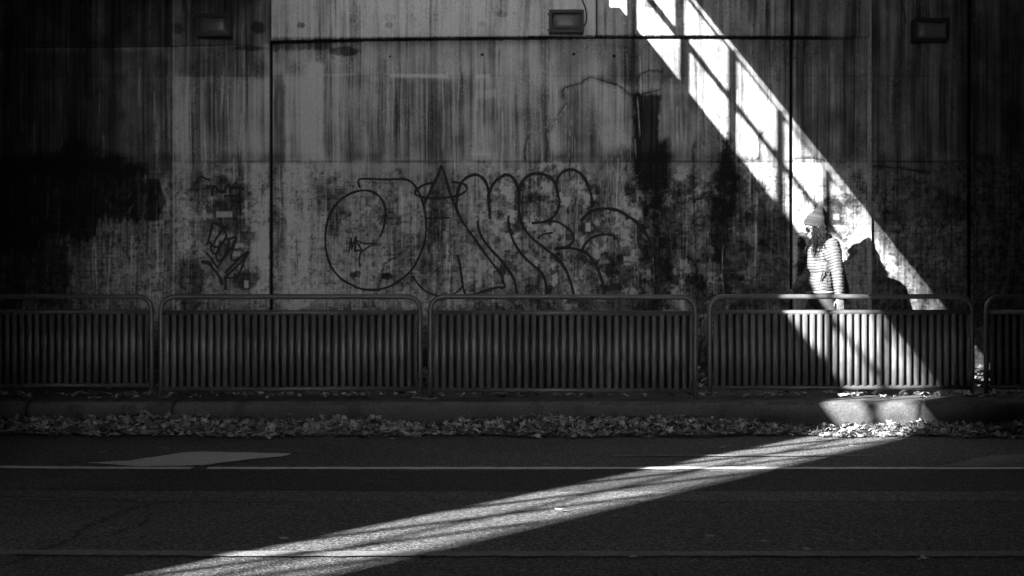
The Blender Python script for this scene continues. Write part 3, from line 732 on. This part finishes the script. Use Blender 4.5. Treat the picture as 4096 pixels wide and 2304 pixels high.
def gutter(rnd):
    x = rnd.uniform(-5.6, 5.6); t = rnd.random()**1.05; wdt = .62+.06*math.sin(x*2.3)+.06*math.sin(x*5.3)+.03*math.sin(x*13)+(.25*rnd.random()**3 if rnd.random() < .12 else 0)
    yk = D_KERB-.03+.012*max(0, -x-2)**1.6
    y = yk-t*wdt; h = pile_h(x)*(1-t)**.7
    z = .018+rnd.uniform(.35, 1.0)*h
    return x, y, z, .42 if t < .8 else .2
leaf_pile('leaf_litter', 11000, gutter, 5, 'deep drift of dry fallen leaves along the gutter below the kerb', .03, .088)
def walk(rnd):
    x = rnd.uniform(-5.8, 5.8)
    if rnd.random() < .45: y = rnd.uniform(12.2, 12.75)
    else: y = 13.78-abs(rnd.gauss(0, .22))
    y = min(y, 13.76)
    return x, y, Z_SIDE+.015+rnd.random()*.03, .3
leaf_pile('leaf_litter', 1500, walk, 6, 'scattered dry leaves lying on the sidewalk behind and under the barriers', .05, .10)
def heap(rnd):
    cx, w = rnd.choice([(-.84, .22), (-.80, .25), (1.72, .2), (4.55, .25)])
    x = cx+rnd.gauss(0, w); t = abs(rnd.gauss(0, .08)); return x, 13.76-t, Z_SIDE+.16*math.exp(-t*6)*rnd.uniform(.5, 1.25), .6
leaf_pile('leaf_litter', 420, heap, 8, 'heaps of dry leaves blown against the foot of the wall', .05, .10)
lf = [(415,1815,'lying alone left of the grey painted wedge'),(662,1801,'lying flat just above the grey painted wedge'),(838,1749,'just off the drift near the second barrier'),
      (1535,1750,'outlier below the gap between second and middle barriers'),(1572,1763,'rightmost of two loose leaves on asphalt below the gap'),(2595,1754,'just off the drift below the middle barrier end'),
      (2890,1797,'on shaded asphalt just left of the sunbeam tip'),(1690,1803,'small pale curl above the long white line at the centre'),(2185,1866,'touching the upper side of the white line left of the beam'),
      (2840,2160,'in the dark foreground lane at lower right'),(3055,2175,'dim, right of the brightest foreground leaf at lower right'),(3232,2210,'resting near the faded near lane line at right'),
      (3700,2249,'in the black lower right corner'),(308,1990,'tiny pale one beside the left asphalt seam'),(560,2013,'small bright curled one at the crack junction'),
      (3405,1790,'glowing in the sunbeam near the gutter'),(2235,2050,'bright one inside the sunbeam in the near lane'),(1690,2230,'flat dim one just below the near lane line'),
      (1135,2165,'faint one left of the sunbeam in the near lane'),(2535,2240,'dark one on the near asphalt below the faded line')]
rnd = random.Random(12)
for i, (a, b, t) in enumerate(lf):
    x, y = road_pt(a, b); sz = .085 if i < 7 else (.035 if i in (7, 13, 14) else .06)
    vs, fs = leaf_geo(rnd, sz); zl = min(v[2] for v in vs)
    mb = MB().add([(v[0], v[1], v[2]*.7-zl*.7) for v in vs], fs)
    o = mb.build('fallen_leaf', M['leaf']); me = o.data
    at = me.attributes.new('tone', 'FLOAT', 'POINT'); at.data.foreach_set('value', np.full(len(me.vertices), .34, np.float32))
    o.location = (x, y, .013); o.rotation_euler.z = rnd.uniform(-.4, .4)
    tag(o, 'single dry leaf '+t, 'leaf', 'loose leaves on the road')

# ------------------------------------------------------------------ the walking woman (sizes from her plane, 13.47 m away)
DW = 13.47; SP = FPX/DW
def pp(px, py, y=0): return Vector(((px-2048)/SP, DW+y, CAM_H+(1152-py)/SP))
person = empty('person', (pp(3292, 0).x, DW, Z_SIDE))
tag(person, 'woman in a pale quilted jacket, knit beanie and sunglasses walking left through the sunbeam', 'person')
inv = person.location.copy()
def L_(v): return Vector(v)-inv
def remeshed(mb, name, voxel, material, parent, smooth_it=6, disp=None, tone=None):
    me = mb.mesh(name+'_src'); o = bpy.data.objects.new(name, me); COL.objects.link(o)
    m1 = o.modifiers.new('r', 'REMESH'); m1.mode = 'VOXEL'; m1.voxel_size = voxel; m1.use_smooth_shade = True
    m2 = o.modifiers.new('s', 'SMOOTH'); m2.factor = .5; m2.iterations = smooth_it
    dg = bpy.context.evaluated_depsgraph_get(); ev = o.evaluated_get(dg)
    nm = bpy.data.meshes.new_from_object(ev); nm.name = name
    o.modifiers.clear(); o.data = nm; bpy.data.meshes.remove(me)
    nm.materials.clear(); nm.materials.append(material); o.parent = parent
    n = len(nm.vertices)
    co = np.zeros(n*3, np.float32); nm.vertices.foreach_get('co', co); co = co.reshape(-1, 3)
    if disp is not None:
        no = np.zeros(n*3, np.float32); nm.vertices.foreach_get('normal', no); no = no.reshape(-1, 3)
        co2 = co+no*disp(co)[:, None]; nm.vertices.foreach_set('co', co2.astype(np.float32).ravel()); nm.update()
    if tone is not None:
        a = nm.attributes.new('tone', 'FLOAT', 'POINT'); a.data.foreach_set('value', tone(co).astype(np.float32))
    nm.polygons.foreach_set('use_smooth', [True]*len(nm.polygons))
    return o
C = lambda px, py, y=0: L_(pp(px, py, y))
# y negative = towards the camera. She faces -x: her left side is nearest the camera.
sh_n = C(3317, 985, -.15); el_n = C(3332, 1088, -.20); wr_n = C(3341, 1187, -.20)          # near arm
sh_f = C(3290, 985, .15); el_f = C(3262, 1082, .21); wr_f = C(3196, 1160, .22)             # far arm, swung forward
hip_n = C(3290, 1200, -.085); kn_n = C(3362, 1352, -.10); an_n = C(3450, 1500, -.10)        # near leg trails
hip_f = C(3284, 1200, .085); kn_f = C(3218, 1362, .09); an_f = C(3176, 1508, .09)           # far leg leads
b = MB()
# head: skull, face mass, jaw, nose, lips, brow, ears
hc = C(3263, 900)
Rh = Matrix.Rotation(math.radians(-10), 3, 'Y')
def H(x, y, z): return hc+Rh@Vector((x, y, z))
b.ellipsoid(H(.012, 0, .022), (.098, .076, .098), Rh)
b.ellipsoid(H(-.030, 0, -.045), (.062, .060, .085), Rh)
b.ellipsoid(H(-.052, 0, -.105), (.036, .034, .026), Rh)
b.ellipsoid(H(-.078, 0, .000), (.016, .045, .018), Rh)
b.cap(H(-.088, 0, -.012), H(-.108, 0, -.050), .010, .014, 10); b.cap(H(-.098, -.013, -.056), H(-.098, .013, -.056), .009, .009, 8)
b.cap(H(-.089, -.016, -.083), H(-.089, .016, -.083), .008, .008, 8); b.cap(H(-.086, -.014, -.094), H(-.086, .014, -.094), .009, .009, 8)
for sg in (-1, 1):
    b.ellipsoid(H(.010, sg*.076, -.020), (.020, .010, .032), Rh); b.ellipsoid(H(-.062, sg*.034, -.035), (.022, .022, .020), Rh)
b.cap(H(.012, 0, -.08), C(3290, 985), .052, .058, 14)
# trunk
b.ellipsoid(C(3293, 1030), (.115, .165, .20)); b.ellipsoid(C(3288, 1110), (.10, .135, .16)); b.ellipsoid(C(3290, 1185), (.125, .165, .12))
# limbs
for sh, el, wr in ((sh_n, el_n, wr_n), (sh_f, el_f, wr_f)):
    b.cap(sh, el, .050, .038, 12); b.cap(el, wr, .038, .025, 12)
for hp, kn, an in ((hip_n, kn_n, an_n), (hip_f, kn_f, an_f)):
    b.cap(hp, kn, .080, .052, 14); b.cap(kn, an, .052, .034, 12)
def hand(wr, d, fwd, side, curl):
    d = d.normalized(); side = side.normalized(); fwd = (fwd-d*fwd.dot(d)).normalized()
    pal = wr+d*.045
    R = Matrix((fwd, side, d)).transposed()
    b.ellipsoid(pal, (.040, .016, .052), R, 14, 8)
    for k, (o_, ln, rr_) in enumerate([(-.028, .068, .0085), (-.010, .078, .0090), (.009, .074, .0088), (.027, .060, .0080)]):
        p0 = wr+d*.080+fwd*(-o_); p0 = p0-side*.001
        p1 = p0+d*ln*.45+side*curl*ln*.15; p2 = p1+(d*.8+side*curl).normalized()*ln*.32; p3 = p2+(d*.45+side*curl*1.3).normalized()*ln*.25
        b.cap(p0-d*.02, p1, rr_, rr_*.95, 8); b.cap(p1, p2, rr_*.95, rr_*.88, 8); b.cap(p2, p3, rr_*.88, rr_*.75, 8)
    t0 = wr+d*.030+fwd*.028; t1 = t0+(d*.6+fwd*.55+side*.2*curl).normalized()*.036; t2 = t1+(d*.95+fwd*.15+side*.4*curl).normalized()*.030
    b.cap(t0, t1, .012, .010, 8); b.cap(t1, t2, .010, .008, 8)
hand(wr_n, Vector((.03, -.05, -1)), Vector((-1, .0, 0)), Vector((.25, 1, 0)), .45)
hand(wr_f, (wr_f-el_f), Vector((-.4, 0, .6)), Vector((0, -1, 0)), .45)
body = remeshed(b, 'body', .0042, M['skin'], person, 4)
# jacket ------------------------------------------------------------
j = MB()
j.ellipsoid(C(3294, 1020), (.130, .180, .150)); j.cap(C(3296, 1000), C(3286, 1110), .122, .108, 18)
j.ellipsoid(C(3290, 1075), (.124, .160, .16)); j.ellipsoid(C(3283, 1135), (.124, .165, .12)); j.cap(C(3284, 1120, -.05), C(3284, 1150, -.05), .112, .115, 18); j.cap(C(3284, 1120, .05), C(3284, 1150, .05), .112, .115, 18)
j.cap(C(3268, 1010), C(3266, 1060), .085, .085, 14)
j.cap(sh_n, el_n, .070, .058, 16); j.cap(el_n, C(3340, 1180, -.20), .058, .044, 16)
j.cap(C(3300, 990, -.06), sh_n, .07, .07, 14); j.cap(C(3296, 990, .06), sh_f, .07, .07, 14)
j.cap(sh_f, el_f, .066, .056, 16); j.cap(el_f, wr_f+(el_f-wr_f)*.12, .056, .043, 16)
j.cap(C(3287, 972), C(3290, 990), .072, .085, 16)
def jz(py): return (C(3290, py)).z
hemz = jz(1172)
def arm_param(co):
    """distance along / from the near and far sleeves"""
    out = []
    for sh, el, wr in ((sh_n, el_n, wr_n), (sh_f, el_f, wr_f)):
        best = np.full(len(co), 9.); s = np.zeros(len(co)); base_ = 0
        for a, c in ((sh, el), (el, wr)):
            a_ = np.array(a); t = np.array(c)-a_; Ln = np.linalg.norm(t); t = t/Ln
            u = np.clip((co-a_)@t, 0, Ln); d = np.linalg.norm(co-a_-u[:, None]*t, axis=1)
            m = d < best; best[m] = d[m]; s[m] = base_+u[m]; base_ += Ln
        out.append((best, s))
    return out
def quilt(co):
    (dn, sn), (df, sf) = arm_param(co)
    zz = co[:, 2]; pitch = .028
    tor = zz+.05*np.abs(co[:, 0]-C(3283, 0).x)+.012*np.sin(co[:, 1]*9+co[:, 0]*12)
    s = np.where((dn < .085) & (sn > .03), sn, np.where((df < .082) & (sf > .10), sf, tor))
    s = s+.004*np.sin(co[:, 0]*55+co[:, 1]*40)
    puff = np.abs(np.sin(math.pi*s/pitch))**.55
    w = .009*puff-.005
    w += .004*(vn(co[:, 0]*40+co[:, 1]*30, co[:, 2]*40, 3)-.5)
    w -= .010*np.exp(-((co[:, 2]-jz(1098))/.03)**2)*((dn > .075))
    return w
def jtone(co):
    (dn, sn), (df, sf) = arm_param(co)
    zz = co[:, 2]; pitch = .028
    tor = zz+.05*np.abs(co[:, 0]-C(3283, 0).x)+.012*np.sin(co[:, 1]*9+co[:, 0]*12)
    s = np.where((dn < .085) & (sn > .03), sn, np.where((df < .082) & (sf > .10), sf, tor)); s = s+.004*np.sin(co[:, 0]*55+co[:, 1]*40)
    seam = np.exp(-(((s/pitch+.5) % 1-.5)/.10)**2)
    return .105*(1-.66*seam*(.5+vn(co[:, 0]*30, co[:, 2]*9, 4)))*(.85+.3*vn(co[:, 0]*14, co[:, 2]*14, 6))
jacket = remeshed(j, 'jacket', .0045, M['jacket'], person, 7, quilt, jtone)
# cut the jacket below the hem
bm = bmesh.new(); bm.from_mesh(jacket.data)
dead = [v for v in bm.verts if v.co.z < hemz and v.co.x < C(3313, 0).x or v.co.z < hemz and v.co.y > -.12]
bmesh.ops.delete(bm, geom=dead, context='VERTS'); bm.to_mesh(jacket.data); bm.free()
mb = MB(); pts = []
for k in range(40):
    a = 2*math.pi*k/40; pts.append((C(3284, 0).x+.126*math.cos(a), .172*math.sin(a), hemz+.006))
mb.tube(pts, .009, 8, closed=True)
hm = mb.build('hem', M['jacket'], jacket, True); at = hm.data.attributes.new('tone', 'FLOAT', 'POINT'); at.data.foreach_set('value', np.full(len(hm.data.vertices), .45, np.float32))
mb = MB(); mb.tube([C(3277, 1082, -.168), C(3273, 1100, -.176), C(3266, 1128, -.172)], [.003, .009, .003], 8)
mb.build('pocket', M['bag'], jacket, True)
mb = MB()
for k in range(3): 
    c0 = wr_n+(el_n-wr_n)*.03*k
mb.tube([wr_n+Vector((.0, 0, .012)), wr_n+Vector((0, 0, -.004))], [.040, .034], 16)
cf = mb.build('cuff', M['jacket'], jacket, True); at = cf.data.attributes.new('tone', 'FLOAT', 'POINT'); at.data.foreach_set('value', np.full(len(cf.data.vertices), .5, np.float32))
# scarf / high collar
mb = MB()
for k in range(4):
    cz = C(3293-k*1.0, 952+k*7)
    pts = [(cz.x+(.070+.004*k)*math.cos(a)-.004, (.082+.004*k)*math.sin(a), cz.z+.022*math.cos(a)+.004*math.sin(3*a+k)) for a in [2*math.pi*q/28 for q in range(28)]]
    mb.tube(pts, .017, 9, closed=True)
sc_ = mb.build('scarf', M['knit'], person, True); n = len(sc_.data.vertices)
at = sc_.data.attributes.new('tone', 'FLOAT', 'POINT'); co = np.array([v.co[:] for v in sc_.data.vertices]); at.data.foreach_set('value', (np.where(np.sin(co[:, 0]*130+co[:, 2]*90) > .2, .38, .06)).astype(np.float32))
# trousers, shoes
t = MB()
t.ellipsoid(C(3290, 1192), (.132, .170, .115))
for hp, kn, an in ((hip_n, kn_n, an_n), (hip_f, kn_f, an_f)):
    t.cap(hp, kn, .094, .064, 16); t.cap(kn, an, .064, .046, 14)
def wrinkle(co): return .006*(vn(co[:, 0]*18+co[:, 1]*9, co[:, 2]*30, 8)-.5)
tr = remeshed(t, 'trousers', .007, M['cloth_dark'], person, 4, wrinkle)
for an, f, ln in ((an_n, Vector((-.75, 0, -.66)), 1), (an_f, Vector((-1, 0, .06)), 1)):
    t = MB(); f = f.normalized(); up = Vector((0, 0, 1))
    t.cap(an+Vector((.02, 0, -.03)), an+Vector((.02, 0, -.05)), .042, .040, 12)
    t.cap(an+Vector((.035, 0, -.055)), an+f*.08+Vector((0, 0, -.055)), .036, .040, 12); t.cap(an+f*.08+Vector((0, 0, -.055)), an+f*.165+Vector((0, 0, -.062)), .040, .030, 12)
    remeshed(t, 'shoe', .006, M['shoe'], person, 3)
# beanie: ribbed knit, rolled brim, slouched crown
mb = MB(); nseg = 60; rings = []
ax = (C(3277, 842)-C(3262, 903)).normalized(); c0 = C(3261, 906); sidev = Vector((0, 1, 0)); fw = sidev.cross(ax).normalized()
prof = [(-.004, .098), (.004, .109), (.018, .113), (.034, .111), (.046, .105), (.052, .100), (.070, .099), (.092, .090), (.112, .075), (.130, .058), (.146, .048), (.162, .044), (.176, .039), (.188, .027), (.193, .010)]
vs = []; fs = []
for (h_, r_) in prof:
    for k in range(nseg):
        a = 2*math.pi*k/nseg; rib = 1+.030*math.cos(a*30)
        sl = Vector((.10*max(0, h_-.09), 0, 0))
        vs.append(c0+ax*h_+fw*(r_*rib*math.cos(a)*1.0)+sidev*(r_*rib*math.sin(a)*.86)+sl)
for i in range(len(prof)-1):
    for k in range(nseg):
        k2 = (k+1) % nseg; fs.append((i*nseg+k, i*nseg+k2, (i+1)*nseg+k2, (i+1)*nseg+k))
fs.append(tuple((len(prof)-1)*nseg+k for k in range(nseg)))
mb.add(vs, fs); be = mb.build('beanie', M['knit'], person, True)
bb = MB(); rb = random.Random(2); tipc = c0+ax*.186+Vector((.10*.096, 0, 0))
for k in range(70):
    dv = Vector((rb.gauss(0, 1), rb.gauss(0, 1), rb.gauss(0, 1))).normalized()
    bb.tube([tipc, tipc+dv*.020, tipc+dv*rb.uniform(.028, .036)], [.006, .005, .001], 5)
bo_ = bb.build('bobble', M['knit'], be); at = bo_.data.attributes.new('tone', 'FLOAT', 'POINT'); at.data.foreach_set('value', np.full(len(bo_.data.vertices), .04, np.float32))
tv = []
for i, (h_, r_) in enumerate(prof):
    for k in range(nseg):
        v = [.16, .20, .07, .10, .05, .13, .09, .20, .10, .05, .12, .05, .03, .03, .03][i]
        tv.append(v*.28*(1.2 if k % 2 == 0 else .6))
at = be.data.attributes.new('tone', 'FLOAT', 'POINT'); at.data.foreach_set('value', np.array(tv, np.float32))
# hair: a cap under the beanie plus loose curls
mb = MB(); rnd = random.Random(9)
mb.ellipsoid(H(.030, 0, -.030), (.084, .084, .11), Rh)
for k in range(130):
    a = rnd.uniform(-2.0, 2.0)                 # around the back and sides
    near_ = rnd.random() < .72
    sg = -1 if near_ else 1
    fr = rnd.random()
    root = H(-.045+.12*fr, sg*(.062+.016*rnd.random()), .010-.03*rnd.random())
    endx = rnd.gauss(3262, 13) if fr < .5 else rnd.gauss(3280, 13)
    endy = rnd.uniform(985, 1048) if fr < .75 else rnd.uniform(960, 1010)
    if fr < .28: endx = rnd.uniform(3232, 3250); endy = rnd.uniform(985, 1035)
    end = C(endx, endy, sg*rnd.uniform(.10, .175)) if near_ else C(endx-8, endy-10, rnd.uniform(.02, .12))
    mid = (root+end)/2+Vector((rnd.gauss(0, .012), sg*.018, rnd.gauss(0, .01)))
    ph = rnd.uniform(0, 6.28); amp = rnd.uniform(.006, .013); fq = rnd.uniform(2.2, 4.2); r0 = rnd.uniform(.0035, .0065)
    pts = []; rs = []
    for q in range(22):
        u = q/21; p = root*(1-u)**2+mid*2*u*(1-u)+end*u*u
        w_ = amp*min(1, u*2.5)
        pts.append(p+Vector((math.cos(ph+u*fq*6.28)*w_, math.sin(ph+u*fq*6.28)*w_, 0))); rs.append(r0*(1-.75*u*u))
    mb.tube(pts, rs, 5)
mb.build('hair', M['hair'], person, True)
# sunglasses
mb = MB()
for sg in (-1, 1):
    mb.ellipsoid(H(-.092, sg*.034, -.030), (.007, .027, .023), Rh @ Matrix.Rotation(sg*-.45, 3, 'Z'), 14, 8)
    mb.tube([H(-.086, sg*.060, -.020), H(-.04, sg*.074, -.016), H(.015, sg*.082, -.018)], .0032, 6)
mb.tube([H(-.101, -.012, -.022), H(-.101, .012, -.022)], .0025, 6)
mb.build('sunglasses', M['glasses'], person, True)

# black shoulder bag hanging behind her
bag = empty('shoulder_bag', (pp(3362, 0).x, DW, pp(0, 1215).z))
tag(bag, 'black slouchy bag hung from the walking woman\'s shoulder behind her back', 'bag')
def B_(px, py, y=0): return pp(px, py, y)-bag.location
mb = MB()
for k, (cx_, cy_, rx2, ry2) in enumerate([(3348, 1012, .040, .10), (3352, 1050, .050, .12), (3356, 1095, .062, .13), (3362, 1135, .072, .14), (3364, 1175, .078, .14), (3362, 1200, .066, .12)]):
    pass
rings = [(3344, 1000, .018, .05), (3348, 1020, .036, .09), (3352, 1055, .046, .115), (3358, 1100, .056, .13), (3364, 1140, .066, .14), (3366, 1170, .070, .14), (3364, 1198, .060, .125), (3360, 1212, .036, .09)]
vs = []; fs = []; n = 28
for cx_, cy_, a_, b2 in rings:
    c = B_(cx_, cy_, .02)
    for k in range(n):
        q = 2*math.pi*k/n; w_ = 1+.03*math.sin(5*q+cy_)
        vs.append((c.x+a_*w_*math.copysign(abs(math.cos(q))**.8, math.cos(q)), c.y+b2*w_*math.copysign(abs(math.sin(q))**.8, math.sin(q)), c.z))
for i in range(len(rings)-1):
    for k in range(n): fs.append((i*n+k, (i+1)*n+k, (i+1)*n+(k+1) % n, i*n+(k+1) % n))
fs.append(tuple(range(n))); fs.append(tuple((len(rings)-1)*n+k for k in range(n-1, -1, -1)))
mb = MB().add(vs, fs); mb.build('bag_body', M['bag'], bag, True)
mb = MB(); mb.tube([B_(3352, 1040, -.10), B_(3350, 1005, -.13), B_(3338, 978, -.13), B_(3318, 962, -.12), B_(3300, 966, -.09)], .014, 8)
mb.build('strap', M['bag'], bag, True)

# ------------------------------------------------------------------ the bridge overhead (above and behind the view) that shapes the light
U = Vector((.715, 1.0, 0)).normalized(); NRM = Vector((U.y, -U.x, 0))        # along the deck edge; NRM points to the right of it
E0 = Vector((.613, D_WALL, 0))                                                # where the edge line meets the wall
Z0 = 4.53; Z1 = 5.52
def edge_x(y): return E0.x-(D_WALL-y)*.715
def lo(mb, name, m, par):
    b = tuple(par.location)
    mb.v = [(x-b[0], y-b[1], z-b[2]) for x, y, z in mb.v]; return mb.build(name, m, par)
lowdeck = empty('bridge_deck', (E0.x, E0.y, Z0)); tag(lowdeck, 'low concrete bridge deck overhead with a post and rail parapet', 'bridge')
YG = 12.95      # low deck cut short of the wall to admit skylight over the middle bay
GX0 = -2.45
lo(MB().prism([(edge_x(YG), YG), (edge_x(-26), -26), (-60, -26), (-60, YG)], 4.08, Z0), 'deck_slab', M['deck'], lowdeck)
lo(MB().prism([(edge_x(8.5), 8.5), (edge_x(-26), -26), (edge_x(-26)-.6, -26), (edge_x(8.5)-.6, 8.5)], -.2, 4.081), 'skew_light_baffle', M['deck'], lowdeck)  # added unseen wall that funnels skylight to the middle of the wall
lo(MB().prism([(-60, YG), (GX0, YG), (GX0, 14.0), (-60, 14.0)], 4.083, Z0-.003), 'deck_slab', M['deck'], lowdeck)
lo(MB().box(GX0, edge_x(YG)-.29, YG-.16, YG-.004, Z0-.002, Z0+.42).box(GX0-.16, GX0-.003, YG-.16, 13.93, Z0-.002, Z0+.42).box(-6, GX0, YG-.16, YG-.004, Z0-.0015, Z0+.4195), 'parapet', M['deck'], lowdeck)  # upstands added to keep sun through the gap off the visible wall
for k in range(36):
    a = -.475-1.165*k
    c = E0+U*a+NRM*(-.03)
    if c.y > YG+1.2 or k == 6: continue      # one post and its bar left out to keep the walker's shadow clear
    mb = MB(); mb.box(c.x-.023, c.x+.023, c.y-.023, c.y+.023, Z0-.002, Z1+.0); lo(mb, 'railing_post', M['steel_dark'], lowdeck)
p0 = E0+U*-.02+NRM*-.03; p1 = E0+U*-46+NRM*-.03
g0 = E0+U*(-.475-1.165*5.3)+NRM*-.03; g1 = E0+U*(-.475-1.165*7)+NRM*-.03
lo(MB().tube([(p0.x, p0.y, 5.02), (g0.x, g0.y, 5.02)], .027, 10).tube([(g1.x, g1.y, 5.02), (p1.x, p1.y, 5.02)], .027, 10), 'railing_bar', M['steel_dark'], lowdeck)
lo(MB().tube([(p0.x, p0.y, Z1-.014), (p1.x, p1.y, Z1-.014)], .017, 10), 'railing_bar', M['steel_dark'], lowdeck)
hi = empty('bridge_deck', (3, 0, Z1)); tag(hi, 'high concrete bridge deck overhead that stops short of the wall', 'bridge')
zt = Z1+.5
WB0, WB1, WBZ = -2.9, 1.7, 0.6  # opening in the unseen back wall, placed to send skylight forward
YH = 11.62; GX1 = 1.55; YB = -3.8  # high deck cut back to admit skylight near the wall
lo(MB().prism([(edge_x(YB), YB), (60, YB), (60, YH), (edge_x(YH), YH)], Z1, zt), 'deck_slab', M['deck'], hi)
lo(MB().box(edge_x(YH)+.05, GX1-.004, YH-.2, YH-.004, zt-.002, zt+.02), 'parapet', M['deck'], hi)  # upstand added as a sun stop at the cut-back edge
lo(MB().prism([(GX1, YH), (60, YH), (60, 14.0), (GX1, 14.0)], Z1, zt-.003), 'deck_slab', M['deck'], hi)
baffle = MB().box(3.18, 3.9, -3.0, 8.6, -.1, Z1-.003).mesh('light_baffle'); pr = link('light_baffle', baffle, M['deck']); tag(pr, 'broad unseen added pier to the right of the viewpoint', 'baffle')  # added to cut skylight on the right part of the wall
opp = MB().box(-40, WB0, -3.7, -3.0, -.25, 5.5).box(WB1, 30, -3.7, -3.0, -.25, 5.5).box(WB0, WB1, -3.7, -3.0, -.25, WBZ).mesh('skylight_slot_wall'); ow = link('skylight_slot_wall', opp, M['deck']); tag(ow, 'unseen concrete wall behind the viewpoint with an opening shaped for skylight', 'wall')  # masks the sky except for the shaped opening
for ex in (-22.0, 24.0):  # end walls added to keep daylight out of the underpass
    ew = MB().box(ex-.3, ex+.3, -6, 13.9, -.2, 4.05).mesh('end_light_block'); eo = link('end_light_block', ew, M['deck']); tag(eo, 'added unseen wall blocking light from the '+('left' if ex < 0 else 'right')+' end of the underpass', 'wall')
# added unseen masks hide bright sky on the sun side; sun passes between them
ud = Vector((SUN.x, SUN.y, 0)).normalized(); up_ = Vector((-ud.y, ud.x, 0))
for q0, q1, dd, hh, nm in ((14.5, 95, 62, 75, 'left'), (-44, 1.5, 60, 70, 'right'), (-2, 17, 80, 24, 'middle')):
    c = [(-ud*dd+up_*q0), (-ud*dd+up_*q1), (-ud*(dd+14)+up_*q1), (-ud*(dd+14)+up_*q0)]
    sky_mask = MB().prism([(v.x, v.y) for v in c][::-1], -.3, hh)
    for fl in range(1, int(hh/3.4)):
        v0, v1 = c[0]+ud*.25, c[1]+ud*.25
        sky_mask.prism([(v0.x, v0.y), (v1.x, v1.y), (c[1].x, c[1].y), (c[0].x, c[0].y)], fl*3.4, fl*3.4+.5)
    bo = link('sky_mask_block', sky_mask.mesh('sky_mask_block'), M['deck']); tag(bo, {'left': 'tall unseen sky mask added far left behind the bridge', 'right': 'tall unseen sky mask added behind the bridge on the near side', 'middle': 'low unseen sky mask added in the gap between the tall ones'}[nm], 'building')
gr = MB().box(-140, 100, -120, 60, -.6, -.25).mesh('ground'); go = link('ground', gr, M['conc']); tag(go, kind='structure')
